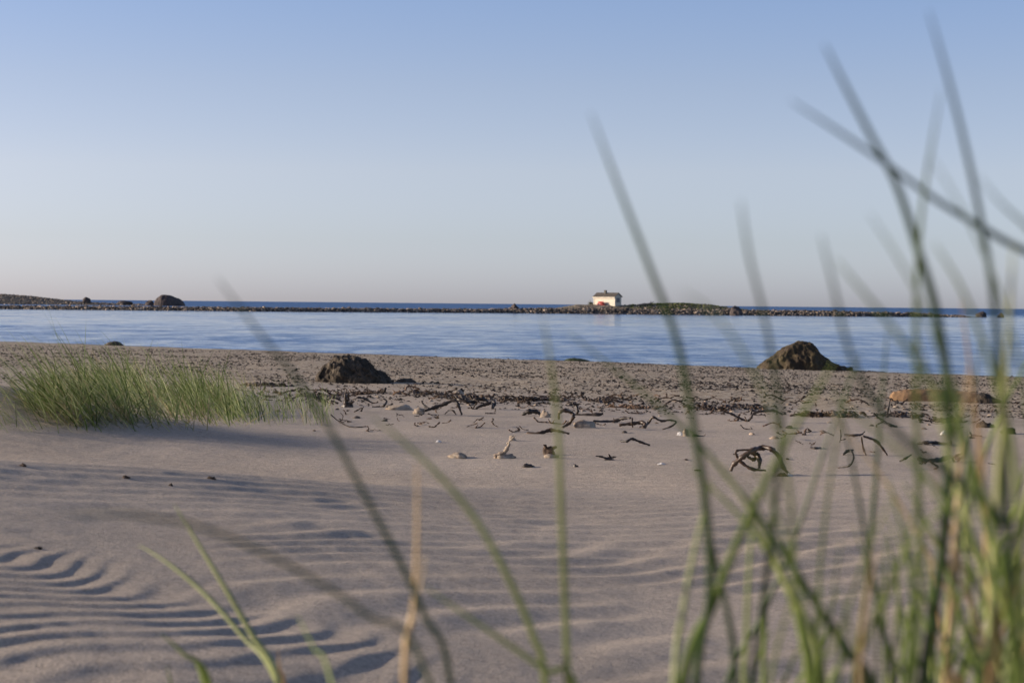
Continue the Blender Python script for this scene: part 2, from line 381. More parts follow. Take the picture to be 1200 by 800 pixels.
# ------------------------------------------------------------------ beach
ys = np.concatenate([-np.geomspace(60, 1.0, 30), np.linspace(-0.8, 1.15, 14), 1.2 * 1.0028 ** np.arange(930)])
ys = np.concatenate([ys, ys[-1] * 1.006 ** np.arange(1, 225)]); ys = np.concatenate([ys, np.geomspace(ys[-1] * 1.02, 150, 36)])
uo = np.geomspace(0.32, 8.0, 52)[1:]
us = np.concatenate([-uo[::-1], np.linspace(-0.32, 0.32, 420), uo])
Y = np.repeat(ys[:, None], len(us), 1); X = us[None, :] * np.sqrt(Y * Y + 1.0)
Z = H(X, Y)
beach = mesh('beach', np.stack([X, Y, Z], -1), grid_faces(len(ys), len(us)), M['sand'])
tag(beach, 'rippled grey brown sand beach running down to shingle by the water', kind='structure')
s_ = shore(X, Y)
g_ = sst(33.5, 28.5, s_ + 1.5 * pn(X / 2, Y / 4, 3.0)).ravel()
w_ = (sst(1.6, 0.3, s_ + 0.3 * pn(X / 1.5, Y / 1.5))).ravel()
for nm, arr in (('gravel', g_), ('wet', w_)):
    at_ = beach.data.attributes.new(nm, 'FLOAT', 'POINT'); at_.data.foreach_set('value', arr.astype(np.float32))
# water sheet, out to the horizon
wy = np.concatenate([np.geomspace(30, 30000, 60)]); wx = np.concatenate([-np.geomspace(30000, 20, 30), np.geomspace(20, 30000, 30)])
WX, WY = np.meshgrid(wx, wy)
tag(mesh('sea', np.stack([WX, WY, np.zeros_like(WX)], -1), grid_faces(len(wy), len(wx)), M['water']), 'calm blue sea water reaching from the beach to the horizon', kind='structure')
# sea bed sheet below everything
tag(mesh('sea_bed', [(-30000, 20, -3), (30000, 20, -3), (30000, 30000, -3), (-30000, 30000, -3)], [(0, 1, 2, 3)], M['bank']), kind='structure')

# ------------------------------------------------------------------ breakwater, islet and headland
def lerp(pts, x): return np.interp(x, [p[0] for p in pts], [p[1] for p in pts])
ctr = [(-300, 330), (0, 335), (300, 338), (600, 366), (700, 368), (850, 368), (1000, 368), (1180, 385), (1500, 400)]
hgt = [(-300, 0.50), (0, 0.50), (300, 0.60), (560, 0.65), (640, 0.95), (950, 0.95), (1000, 0.80), (1080, 0.6), (1110, 0.35), (1140, 0.15), (1180, -0.1), (1500, -0.4)]
def wp(px, dist): return (px - 600) / FPX * dist
pxs = np.linspace(-300, 1500, 1500); vs = np.linspace(-1, 1, 15)
D = lerp(ctr, pxs); hh = lerp(hgt, pxs)
BX = np.repeat(wp(pxs, D)[:, None], 15, 1); BY = D[:, None] + vs[None, :] * 3.2
BZ = (hh[:, None] + 0.25) * (1 - vs[None, :] ** 2) - 0.25 + 0.16 * fbm(BX * 1.3, BY * 1.3, 1.0, 3) - 0.1
tag(mesh('breakwater_bank', np.stack([BX, BY, BZ], -1), grid_faces(len(pxs), 15)[:, ::-1], M['bank']), 'low stony bank closing off the calm water', kind='structure')
# the islet
ipx = [(600, -0.3), (630, 0.35), (655, 1.1), (675, 1.65), (700, 1.72), (735, 1.65), (770, 2.0), (800, 2.1), (830, 1.85), (870, 1.1), (905, 0.5), (960, -0.3)]
pxs2 = np.linspace(596, 964, 240); vv = np.linspace(-1, 1, 26)
hh2 = lerp(ipx, pxs2); D0 = 368 + 9
IX = np.repeat(wp(pxs2, D0)[:, None], 26, 1); IY = D0 + vv[None, :] * 9 + 0 * IX
IZ = (hh2[:, None] + 0.4) * np.clip(1 - np.abs(vv[None, :]) ** 3, 0, 1) ** 0.6 - 0.4 + 0.10 * fbm(IX / 1.2, IY / 1.2, 2.0, 4)
tag(mesh('islet', np.stack([IX, IY, IZ], -1), grid_faces(240, 26)[:, ::-1], M['islet']), 'low grassy islet behind the stone breakwater', kind='structure')
def islz(x, y):
    px = 600 + x / D0 * FPX; h = lerp(ipx, px); v = (y - D0) / 9
    return (h + 0.4) * max(0, 1 - abs(v) ** 3) ** 0.6 - 0.4
# headland at the far left
lpx = [(-500, 7), (-200, 5.1), (0, 3.2), (30, 2.75), (60, 1.9), (90, 0.9), (120, 0.45), (150, 0.3), (175, 0.05), (200, -0.4)]
pxs3 = np.linspace(-500, 200, 260); hh3 = lerp(lpx, pxs3); D3 = 650
LX = np.repeat(wp(pxs3, D3)[:, None], 26, 1); LY = D3 + vv[None, :] * 22 + 0 * LX
LZ = (hh3[:, None] + 0.5) * np.clip(1 - np.abs(vv[None, :]) ** 2, 0, 1) ** 0.7 - 0.5 + 0.25 * fbm(LX / 2, LY / 2, 2.0, 4)
tag(mesh('headland', np.stack([LX, LY, LZ], -1), grid_faces(260, 26)[:, ::-1], M['bank']), 'low stony headland at the left', kind='structure')

protos = []
for k in range(7):
    V, F = rockverts(20 + k, (1, 0.85, 0.72), 2, 0.3)
    me = bpy.data.meshes.new('breakwater_stone'); me.from_pydata(V.tolist(), [], F.tolist()); me.materials.append(M['stone']); protos.append(me)
r = np.random.default_rng(11)
for i in range(290):
    px = -10 + 1105 * (i + r.uniform(-0.4, 0.4)) / 290
    Dd = lerp(ctr, px); h = lerp(hgt, px)
    v = r.uniform(-0.75, 0.1); sz = r.uniform(0.24, 0.5) * (0.75 if h < 0.5 else 1)
    if 985 < px: sz *= 1.25
    o = bpy.data.objects.new('breakwater_stone', protos[i % 7]); C.objects.link(o)
    o.location = (wp(px, Dd), Dd + v * 3.2, (h + 0.25) * (1 - v * v) - 0.25 - 0.05)
    o.rotation_euler = (r.uniform(-0.4, 0.4), r.uniform(-0.4, 0.4), r.uniform(0, 6.28)); o.scale = (sz * r.uniform(0.9, 1.4), sz, sz * r.uniform(0.7, 1.1))
    tag(o, 'weathered boulder of the low breakwater ' + ('below the left headland' if px < 170 else 'right of the huge lone boulder' if px < 420 else 'in its thin middle stretch' if px < 640 else 'in front of the white cabin' if px < 740 else 'below the green part of the islet' if px < 870 else 'right of the islet'), 'boulder', 'boulders of the breakwater')
def scatter(name, n, fn, mt, sub=1, seed=1):
    r = np.random.default_rng(seed); Vs = []; Fs = []; off = 0
    base = [rockverts(50 + k, (1, 0.85, 0.7), sub, 0.35, 5) for k in range(8)]
    for i in range(n):
        q = fn(r)
        if q is None: continue
        (x, y, z), sz = q
        V, F = base[r.integers(8)]; a = r.uniform(0, 6.28); c, s = math.cos(a), math.sin(a)
        W = V * sz * np.array([r.uniform(0.8, 1.4), 1, r.uniform(0.7, 1.2)])
        W = np.stack([W[:, 0] * c - W[:, 1] * s + x, W[:, 0] * s + W[:, 1] * c + y, W[:, 2] + z], -1)
        Vs.append(W); Fs.append(F + off); off += len(W)
    return mesh(name, np.concatenate(Vs), np.concatenate(Fs), mt, smooth=False)
def f1(r):
    px = r.uniform(-300, 1130); Dd = lerp(ctr, px); h = lerp(hgt, px); v = r.uniform(-0.95, 0.5)
    return (wp(px, Dd), Dd + v * 3.2, (h + 0.25) * (1 - v * v) - 0.3), r.uniform(0.10, 0.34)
tag(scatter('breakwater_rubble', 9000, f1, M['stones'], 1, 2), 'countless smaller stones filling the breakwater', 'rubble', kind='stuff')
def f2(r):
    x = wp(r.uniform(-300, 190), D3); px = 600 + x / D3 * FPX; v = r.uniform(-1, 0.3); h = lerp(lpx, px)
    return (x, D3 + v * 22, (h + 0.5) * (1 - v * v) ** 0.7 - 0.55), r.uniform(0.15, 0.45) * (1.5 if h < 1 else 1)
tag(scatter('headland_stones', 5000, f2, M['stones'], 1, 3), 'stones strewn all over the left headland', 'rubble', kind='stuff')
def f3(r):
    px = 790 + r.normal() * 32; v = r.uniform(-0.95, 0.4); x = wp(px, D0)
    if px < 730 or px > 880: return None
    y = D0 + v * 9
    return (x, y, islz(x, y) - 0.02), r.uniform(0.08, 0.30)
tag(scatter('low_scrub', 1500, f3, M['scrub'], 1, 4), 'low green scrub over the right half of the islet', 'scrub', kind='stuff')
def f4(r):
    px = r.uniform(640, 905); v = r.uniform(-1.0, -0.45); x = wp(px, D0); y = D0 + v * 9
    return (x, y, max(islz(x, y) - 0.08, 0)), r.uniform(0.08, 0.26)
tag(scatter('islet_shingle', 3500, f4, M['stones'], 1, 5), 'shingle covering the near side of the islet', 'shingle', kind='stuff')

def lone_rock(name, px0, px1, pytop, pybase, Y, mt, seed, label, cat='rock', depth=0.8, rough=0.18, group=None, shape=None, sub=4):
    a = at(px0, pybase, Y); b = at(px1, pybase, Y); t = at((px0 + px1) / 2, pytop, Y)
    wd = (b.x - a.x) / 2; ht = t.z - a.z
    V, F = rockverts(seed, (wd, wd * depth, ht), sub, rough)
    V[:, 2] *= ht / V[:, 2].max(); V[:, 0] *= wd / np.abs(V[:, 0]).max()
    if shape is not None:
        V[:, 2] = np.where(V[:, 2] > 0, V[:, 2] * shape(V[:, 0] / wd), V[:, 2] * 0.3)
    o = mesh(name, V, F, mt, loc=((a.x + b.x) / 2, Y, a.z))
    tag(o, label, cat, group); return o
lone_rock('boulder', 96, 107, 347.8, 354.5, 640, M['boulder'], 8, 'small rounded boulder at the tip of the stony headland', 'boulder')
lone_rock('boulder', 170, 181, 351.6, 356.6, 636, M['boulder'], 9, 'low dark rock just left of the huge lone boulder', 'boulder')
lone_rock('boulder', 136, 156, 352.0, 356.3, 640, M['boulder'], 12, 'long low rock in the gap between headland and huge boulder', 'boulder')
lone_rock('boulder', 855, 872, 358.0, 367.3, 364.5, M['boulder'], 14, 'big rounded boulder at the right end of the green islet', 'boulder', 0.8)
lone_rock('boulder', 596, 610, 355.9, 364, 366, M['boulder'], 15, 'boulder rising from the breakwater left of the islet', 'boulder', 0.7, shape=lambda u: np.interp(u, [-1, 0, 1], [0.5, 1.1, 0.5]))
for k, (a, b, t) in enumerate([(966, 990, 362.5), (1005, 1016, 364.8), (1026, 1046, 364.5), (1048, 1058, 366.3)]):
    lone_rock('boulder', a, b, t, 371, 371, M['boulder'], 30 + k, ['wide ochre boulder on the low right stretch of the breakwater', 'small boulder between two wide ones right on the breakwater', 'wide pinkish boulder heap near the end of the breakwater', 'dark small boulder ending the continuous breakwater'][k], 'boulder', 0.7)
lone_rock('boulder', 1143, 1157, 364.5, 371.5, 385, M['boulder'], 41, 'dark rounded rock standing in the water past the breakwater end', 'boulder')
lone_rock('boulder', 1168, 1177, 366.5, 372, 385, M['boulder'], 42, 'smaller outermost rock near the right edge of the sea', 'boulder')
lone_rock('boulder', 1112, 1130, 368.4, 371.6, 383, M['boulder'], 43, 'flat rock awash beside the dark rounded rock', 'boulder')

# ------------------------------------------------------------------ cabin on the islet
hp = at(712.0, 357.0, 374)
cb = empty('cabin', (hp.x, hp.y, 1.50), R(-42))     # long wall turned to the left of the camera
tag(cb, 'small white wooden cabin with dark gable roof and chimney on the islet', 'cabin')
L2, W2, HW, HR = 2.50, 0.98, 1.75, 2.38
V = [(-L2, -W2, -0.4), (L2, -W2, -0.4), (L2, W2, -0.4), (-L2, W2, -0.4), (-L2, -W2, HW), (L2, -W2, HW), (L2, W2, HW), (-L2, W2, HW), (-L2, 0, HR), (L2, 0, HR)]
F = [(0, 1, 5, 4), (1, 2, 6, 9, 5), (2, 3, 7, 6), (3, 0, 4, 8, 7), (4, 5, 9, 8), (6, 7, 8, 9)]
mesh('wall', V, F, M['white'], cb, smooth=False)
ov, oe, th = 0.18, 0.20, 0.08; sl = (HR - HW) / W2
def slab(sgn):
    y0, y1 = 0, sgn * (W2 + oe); z0, z1 = HR + 0.03, HR + 0.03 - sl * (W2 + oe)
    V = [(-L2 - ov, y0, z0), (L2 + ov, y0, z0), (L2 + ov, y1, z1), (-L2 - ov, y1, z1)]; V += [(x, y, z + th) for x, y, z in V]
    return V, [(0, 1, 2, 3), (4, 7, 6, 5), (0, 4, 5, 1), (1, 5, 6, 2), (2, 6, 7, 3), (3, 7, 4, 0)]
rf = mesh('roof', *join([slab(-1), slab(1)]), M['roof'], cb, smooth=False)
mesh('chimney', *join([box(-0.50, -0.14, -0.42, -0.06, 2.0, 2.86), box(-0.55, -0.09, -0.47, -0.01, 2.86, 2.94)]), M['chim'], rf, smooth=False)
mesh('fascia', *box(-L2 - ov, L2 + ov, -W2 - oe - 0.05, -W2 - oe - 0.01, HW - 0.30, HW - 0.10), M['white'], cb, smooth=False)
mesh('window', *box(L2 + 0.004, L2 + 0.05, -0.45, 0.45, 0.7, 1.5), M['dark'], cb, smooth=False)
for sgn in (-1, 1):
    mesh('corner_board', *box(sgn * L2 - 0.09, sgn * L2 + 0.09, -W2 - 0.04, -W2 - 0.003, -0.4, HW - 0.04), M['white'], cb, smooth=False)
# upturned red boat against the wall
n1, n2 = 15, 13; V = []
for i in range(n1):
    u = -1 + 2 * i / (n1 - 1); wdt = max(0.03, (1 - abs(u) ** 2.6)) 
    for j in range(n2):
        t = math.pi * j / (n2 - 1)
        V.append((u * 0.98, -0.45 * wdt * math.cos(t), 0.78 * wdt ** 0.55 * math.sin(t) ** 0.8))
bp = cb.matrix_basis @ Vector((-0.35, -W2 - 0.6, 0.0))
rb = empty('upturned_boat', (bp.x, bp.y, 1.52), R(-42)); tag(rb, 'small red boat lying keel up before the white cabin wall', 'boat')
mesh('hull', V, grid_faces(n1, n2).tolist() , M['red'], rb)
mesh('keel', *box(-0.75, 0.75, -0.03, 0.03, 0.70, 0.83), M['red'], rb, smooth=False)
def f5(r):
    a = r.normal(size=3) * 0.22; return (bp.x - 1.9 + a[0], bp.y + a[1], 1.75 + abs(a[2]) * 1.2), r.uniform(0.05, 0.13)
tag(scatter('shrub', 60, f5, M['scrub'], 1, 8), 'tiny dark shrub at the left corner of the cabin', 'shrub', kind='thing')
lg = at(757, 355.0, 372)
V, F = tube([(-1.6, 0, 0.1), (-0.5, 0.1, 0.32), (0.6, 0, 0.40), (1.5, 0.1, 0.75)], [0.09, 0.14, 0.12, 0.05], 7, 0.15)
V2, F2 = tube([(0.5, 0, 0.38), (0.9, 0.2, 0.62), (0.95, 0.2, 0.95)], [0.08, 0.06, 0.03], 6)
tag(mesh('drift_log', *join([(V, F), (V2, F2)]), M['pale'], loc=(lg.x, 372, islz(lg.x, 372))), 'forked bleached log lying on the islet right of the cabin', 'log')

# ------------------------------------------------------------------ rocks on the shore
def hump(name, prof, Y, depth, base, mt, label, cat, amp=0.05, fr=6.0, seed=0, nx=90, nv=46, pw=0.5, skew=0.0):
    xs = np.linspace(prof[0][0], prof[-1][0], nx); pz = np.interp(xs, [p[0] for p in prof], [p[1] for p in prof])
    cx = (prof[0][0] + prof[-1][0]) / 2
    P = [at(x, y, Y) for x, y in zip(xs, pz)]
    wx = np.array([p.x for p in P]); hz_ = np.array([p.z for p in P]) - base
    th = np.linspace(0, np.pi, nv)
    end = np.sqrt(np.clip(1 - np.abs(np.linspace(-1, 1, nx)) ** 2.2, 0.0, 1))
    VX = np.repeat(wx[:, None], nv, 1)
    VY = -np.cos(th)[None, :] * depth * end[:, None] + skew * 0
    VZ = hz_[:, None] * np.sin(th)[None, :] ** pw
    nz = fbm(VX * fr + seed, (VY + Y) * fr, VZ * fr, 5, 0.55)
    rg = -np.abs(fbm(VX * fr * 1.7 + seed + 9, (VY + Y) * fr * 1.7, VZ * fr * 1.7, 3, 0.5)) + 0.25
    k = amp * (nz + 0.7 * rg) * np.sin(th)[None, :] ** 0.3
    VZ2 = VZ + k * 0.6; VY2 = VY - np.cos(th)[None, :] * k; VX2 = VX + 0.5 * amp * fbm(VX * fr, VY * fr, VZ * fr + 20, 3) 
    VZ2 = np.where(np.sin(th)[None, :] < 0.03, -0.12, VZ2)
    V = np.stack([VX2 - P[nx // 2].x, VY2, VZ2], -1)
    o = mesh(name, V, grid_faces(nx, nv)[:, ::-1], mt, loc=(P[nx // 2].x, Y, base)); tag(o, label, cat); return o
hump('boulder', [(180.5, 357.2), (182, 352), (185, 348.5), (190, 345.3), (195, 345.4), (203, 347.2), (210, 350), (214.5, 353.5), (217, 357.2)], 630, 3.6, -0.1, M['boulder'],
     'huge dark sloping boulder standing alone in the sea right of the headland', 'boulder', 0.25, 0.55, 21, 70, 36, 0.5)
# weedy mound, centre left
g = ground(413, 449); 
hump('weedy_mound', [(368, 449), (372, 439), (381, 428), (392, 420), (404, 416.5), (416, 417.5), (428, 423), (441, 433), (452, 442), (462, 448)], g.y + 0.30, 0.36, g.z - 0.01, M['mound'],
     'lumpy dark brown rock half buried in the shingle, left of centre', 'rock', 0.065, 7.5, 3, 130, 66, 0.8)
g = ground(474, 448)
hump('flat_rock', [(460, 449), (466, 445), (474, 443), (481, 443.5), (488, 448)], g.y + 0.15, 0.12, g.z - 0.01, M['mound'], 'small flat dark stone just right of the lumpy brown rock', 'rock', 0.02, 12, 5, 40, 20)
# big rock right
gy = 53.0
hump('shore_rock', [(886, 430), (893, 424), (903, 417), (915, 409), (925, 403), (932, 400), (942, 401), (950, 403), (957, 407), (962, 414), (970, 420), (980, 426), (992, 430), (998, 432)], gy, 0.95, -0.03, M['rock'],
     'large brown peaked boulder at the waterline, right of centre', 'boulder', 0.13, 2.0, 7, 120, 60, 0.95)
hump('weedy_rock', [(659, 423), (664, 420.6), (672, 419.5), (680, 419.8), (688, 421.5), (694, 424)], 59.5, 0.35, -0.02, M['weed'], 'flat green weedy rock at the water edge near the centre', 'rock', 0.02, 5, 9, 50, 20)
hump('weedy_rock', [(122, 404), (127, 401), (133, 399.6), (140, 401), (145, 404)], 74.0, 0.3, -0.02, M['mound'], 'little dark rock at the water edge behind the left grass clump', 'rock', 0.03, 5, 11, 40, 20)
# orange brown log right
g = ground(1100, 470)
hump('driftwood_log', [(1042, 464), (1047, 459), (1060, 456.5), (1080, 455.5), (1105, 456), (1128, 458), (1146, 461), (1152, 466)], g.y + 0.15, 0.13, g.z - 0.01, M['log'],
     'orange brown driftwood trunk half sunk in sand behind the right grass', 'driftwood', 0.010, 7, 13, 90, 30)
hump('dark_rock', [(1140, 469), (1146, 463), (1154, 461), (1163, 465), (1172, 469)], g.y + 0.02, 0.10, g.z - 0.01, M['mound'], 'dark weed lump at the right end of the orange trunk', 'seaweed', 0.03, 12, 15, 40, 20)

# ------------------------------------------------------------------ kelp and wrack
def stalk(name, pts, basepy, rpx, label, cat, m='kelp', dj=0.05, extra=(), lump=0.20, seed=0):
    """pts: picture points of the stalk as it stands over the sand at its own place"""
    r = random.Random(seed + int(pts[0][0] * 7))
    cxp = sum(p[0] for p in pts) / len(pts); g = ground(cxp, basepy)
    parts = []
    for pp, rp in ((pts, rpx),) + tuple(extra):
        P = []
        for (x, y) in pp:
            dy = (basepy - y) / FPX * g.y
            Yp = g.y + r.uniform(-dj, dj)
            q = at(x, y, Yp); q.z = max(q.z, hz(q.x, q.y) + 0.004)
            P.append(q - g)
        rr = rp / FPX * g.y
        rad = [rr * (0.6 if i in (0, len(P) - 1) else r.uniform(0.8, 1.35)) for i in range(len(P))]
        parts.append(tube(P, rad, 7, lump, seed))
    o = mesh(name, *join(parts), M[m], loc=g); tag(o, label, cat); return o
Z2 = lambda L: [(300 + a / 4, 320 + b / 4) for a, b in L]
Z3 = lambda L: [(500 + a / 4, 400 + b / 4) for a, b in L]
Z5 = lambda L: [(780 + a / 4, 360 + b / 4) for a, b in L]
Z6 = lambda L: [(960 + a / 3.6375, 360 + b / 3.6375) for a, b in L]
KS = 'kelp_stalk'
stalk(KS, Z2([(150, 603), (195, 577), (245, 574), (285, 590), (320, 612)]), 473, 1.1, 'dark bowed kelp stalk beside the small grass tuft, leftmost arch of the wrack', 'kelp')
stalk(KS, Z2([(270, 580), (300, 585), (318, 600), (326, 620)]), 475, 1.8, 'short thick black kelp stub between two bowed stalks near the small tuft', 'kelp', extra=((Z2([(285, 570), (300, 590), (290, 600)]), 1.3),))
stalk(KS, Z2([(328, 592), (360, 584), (385, 590), (402, 602)]), 472, 1.2, 'thin dark kelp stalk touching the tan crumpled holdfast on its left', 'kelp')
stalk(KS, Z2([(450, 592), (480, 582), (512, 590), (548, 613)]), 473, 1.3, 'black bowed kelp stalk right of the tan crumpled holdfast', 'kelp')
stalk(KS, Z2([(597, 588), (612, 598), (602, 618), (580, 628), (545, 626)]), 477, 1.2, 'hooked dark kelp stalk just left of the grey driftwood chunk', 'kelp')
stalk(KS, Z2([(790, 645), (830, 632), (880, 615), (925, 597), (945, 612), (965, 664)]), 486, 1.7, 'long black kelp stalk rising to the right then bending down sharply', 'kelp', extra=((Z2([(775, 598), (790, 622), (812, 632)]), 1.2), (Z2([(885, 660), (905, 642), (925, 645), (938, 663)]), 0.9)))
stalk(KS, Z2([(938, 575), (950, 592), (985, 602), (1020, 606), (1060, 590), (1100, 610)]), 473, 1.6, 'tangled knobbly dark kelp stalks in the dense heap left of centre', 'kelp', extra=((Z2([(1000, 615), (1030, 590), (1080, 588)]), 1.3),), lump=0.3)
stalk(KS, Z2([(1030, 637), (1070, 618), (1112, 604), (1120, 612), (1110, 637)]), 479, 1.5, 'black kelp stalk forming a small table shape on two ends', 'kelp')
stalk('twig', Z2([(0, 488), (18, 500), (22, 545)]), 457, 0.9, 'bent dark twig standing at the right end of the large grass clump', 'twig')
stalk('twig', Z2([(0, 560), (40, 574), (95, 576)]), 465, 1.0, 'dark twig lying among the small left tuft blades', 'twig')
stalk('twig', Z2([(148, 585), (158, 565), (168, 545)]), 467, 0.9, 'short upright twig above the small left tuft', 'twig')
stalk('twig', Z2([(350, 662), (390, 695), (440, 735), (480, 762), (516, 776)]), 500, 0.7, 'thin curved grey twig on bare sand below the wrack, left', 'twig', extra=((Z2([(395, 655), (408, 668), (403, 690)]), 0.5),), m='scrap', dj=0.15)
stalk(KS, Z3([(228, 313), (265, 298), (308, 288), (305, 315)]), 479.5, 1.5, 'short dark kelp piece right of the sharply bent long stalk', 'kelp', seed=2)
stalk(KS, Z3([(448, 347), (475, 330), (510, 328), (535, 342)]), 487, 2.2, 'stout dark kelp arch ending at a pale knobbly lump', 'kelp')
stalk(KS, Z3([(620, 362), (622, 335), (648, 322), (680, 335), (690, 350), (668, 382), (636, 410)]), 501, 2.0, 'question mark shaped kelp stalk curling over the sand near the centre', 'kelp', m='kelp_brown')
stalk(KS, Z3([(690, 352), (740, 350), (790, 345), (828, 338)]), 487, 2.0, 'straight black kelp stalk with an upright stub, right of the curled one', 'kelp', extra=((Z3([(684, 288), (700, 300), (708, 325), (703, 350)]), 1.8), (Z3([(684, 292), (700, 296), (720, 292)]), 1.2)))
stalk(KS, Z3([(780, 372), (830, 382), (880, 376), (918, 360), (957, 358)]), 495, 1.7, 'wavy black kelp stalk joining the two central tangles', 'kelp')
stalk(KS, Z3([(900, 392), (950, 386), (1005, 380), (1022, 385), (1020, 402), (1000, 405)]), 501, 2.2, 'looped thick dark kelp at the right of the central tangle', 'kelp', extra=((Z3([(965, 358), (962, 380), (966, 402)]), 1.3), (Z3([(1022, 412), (1040, 380), (1060, 355), (1088, 368)]), 1.8)), m='kelp_brown')
stalk(KS, Z3([(1060, 352), (1100, 372), (1140, 368), (1168, 376), (1150, 396), (1104, 421)]), 504, 1.2, 'thin angular kelp stalk bent back like a boomerang', 'kelp')
stalk(KS, Z3([(470, 432), (525, 433), (575, 416), (620, 420), (668, 432)]), 508.5, 1.8, 'low dark kelp stalk half covered by sand, below the curled one', 'kelp', m='scrap')
stalk(KS, Z3([(908, 466), (938, 468), (962, 456), (1000, 470), (1047, 492)]), 522, 1.6, 'lone black kelp stalk on bare sand right of centre, tapering right', 'kelp')
stalk(KS, Z5([(268, 488), (310, 500), (350, 521), (385, 531), (400, 518), (415, 496), (455, 487), (510, 485), (547, 502)]), 494, 1.2, 'long thin kelp stalk dipping then arching above the big loop', 'kelp', extra=((Z5([(402, 500), (405, 484), (425, 486)]), 1.0),))
stalk(KS, Z5([(305, 767), (318, 738), (355, 706), (405, 672), (450, 658), (495, 664), (532, 700), (552, 748), (578, 787)]), 556, 2.3, 'big looping brown kelp stalk behind the right grass blades', 'kelp', m='kelp_brown', dj=0.04,
      extra=((Z5([(405, 667), (336, 671), (332, 690), (352, 722), (402, 756), (470, 764)]), 1.5), (Z5([(400, 680), (425, 690), (440, 712), (438, 755)]), 2.6), (Z5([(385, 700), (410, 712), (430, 705)]), 2.2)))
stalk(KS, Z5([(680, 655), (700, 660), (728, 666)]), 526, 1.4, 'short dark kelp piece right of the big brown loop', 'kelp')
stalk('twig', Z5([(820, 573), (822, 600), (820, 626)]), 517, 0.8, 'upright thin twig stuck in the sand between right grass blades', 'twig')
stalk(KS, Z5([(833, 692), (848, 675), (880, 668)]), 533, 1.4, 'curved dark kelp end beside the S shaped stalk', 'kelp')
stalk(KS, Z5([(838, 596), (880, 600), (925, 594)]), 512, 1.5, 'flat grey green kelp stalk lying level right of the upright twig', 'kelp')
stalk(KS, Z6([(180, 552), (188, 600), (200, 637)]), 534, 1.3, 'forked green brown kelp standing on two long legs', 'kelp', m='kelp_brown', extra=((Z6([(186, 548), (240, 568), (270, 600), (290, 640)]), 1.4),))
stalk(KS, Z6([(103, 627), (132, 610), (147, 638), (130, 672), (80, 690)]), 549, 1.2, 'thin S shaped kelp stalk on the sand left of the forked one', 'kelp')
stalk(KS, Z6([(343, 661), (365, 645), (392, 628)]), 541, 1.4, 'short slanting kelp stub left of the thick bristly stalk', 'kelp')
stalk(KS, Z6([(420, 645), (480, 657), (540, 642), (575, 637)]), 541, 3.0, 'thick black kelp stalk with a bristly holdfast at its right end', 'kelp', lump=0.2, extra=((Z6([(560, 640), (585, 632), (610, 622)]), 1.8), (Z6([(570, 640), (592, 645), (608, 640)]), 1.8), (Z6([(565, 642), (575, 655), (570, 668)]), 1.5), (Z6([(590, 636), (596, 650), (588, 662)]), 1.3)))
stalk(KS, Z6([(420, 590), (450, 576), (490, 576), (530, 586), (565, 578)]), 521, 1.8, 'long low kelp stalk above the thick bristly one', 'kelp', extra=((Z6([(550, 590), (560, 572), (563, 595)]), 1.6),))
stalk(KS, Z6([(232, 450), (265, 480), (300, 500), (332, 513)]), 500, 1.5, 'dark straight kelp stalk sloping right in the far right wrack', 'kelp')
stalk('twig', Z6([(304, 388), (295, 425), (290, 470)]), 489, 1.0, 'upright dark green twig left of the orange trunk', 'twig')
stalk(KS, Z6([(628, 556), (650, 545), (692, 556)]), 512.5, 1.3, 'small tan bowed kelp piece on the pale sand at the right', 'kelp', m='pale')
stalk('twig', Z6([(590, 495), (600, 478), (603, 458)]), 496, 1.0, 'short upright twig in the wrack below the orange trunk', 'twig')

def lump(name, px, py, wpx, hpx, m, label, cat, seed=0, spiky=0.35, extra=None):
    g = ground(px, py); s = g.y / FPX
    V, F = rockverts(seed, (wpx / 2 * s, wpx / 2 * s * 0.7, hpx * s), 3, spiky, 5)
    fr = 60; k = fbm(V[:, 0] * fr, V[:, 1] * fr, V[:, 2] * fr, 3)
    V = V * (1 + 0.25 * k)[:, None]; V[:, 2] = V[:, 2] * np.where(V[:, 2] < 0, 0.3, 1)
    parts = [(V.tolist(), F.tolist())]
    if extra:
        for (x0, y0, x1, y1, rr) in extra:
            a = at(x0, y0, g.y) - g; b = at(x1, y1, g.y - 0.02) - g
            parts.append(tube([a, (a + b) / 2 + Vector((0.004, 0, 0.004)), b], [rr * s, rr * s * 0.8, rr * s * 0.4], 6, 0.2))
    o = mesh(name, *join(parts), M[m], loc=g); tag(o, label, cat); return o
HF = 'kelp_holdfast'
lump(HF, 407, 477, 13, 7, 'kelp_brown', 'crumpled tan brown kelp holdfast with pointed lobes above the small tuft', 'holdfast', 3, extra=[(405, 474, 404, 460, 2.2), (408, 474, 415, 470, 2.0), (408, 470, 408, 458, 1.6)])
lump('driftwood', 466, 480, 34, 7, 'pale', 'grey brown driftwood chunk with blunt right end, left of centre', 'driftwood', 4, 0.15)
lump('driftwood', 491, 485, 15, 7, 'pale', 'short knobbly driftwood piece touching the chunk beside the long bent stalk', 'driftwood', 5)
lump('pale_stone', 537, 461.5, 15, 4.5, 'pale', 'flat pale cream stone up in the wrack line near the dense heap', 'stone', 6, 0.08)
lump(HF, 639, 489, 14, 7, 'pale', 'pale knobbly holdfast at the end of the stout kelp arch', 'holdfast', 7)
lump(HF, 684, 501, 25, 9, 'pale', 'wide pale topped lump with a dark shadowed side by the curled stalk', 'holdfast', 8)
lump('sandy_lump', 537, 536, 22, 6, 'pale', 'tan sandy lump, leftmost of the row on bare sand below the wrack', 'lump', 9)
lump(HF, 590, 537, 24, 6, 'pale', 'bleached holdfast with a tall pale spike pointing up right', 'holdfast', 10, extra=[(588, 535, 597, 520, 3.2), (594, 527, 597, 518, 2.2), (580, 535, 590, 530, 3), (594, 520, 604, 510, 1.2)])
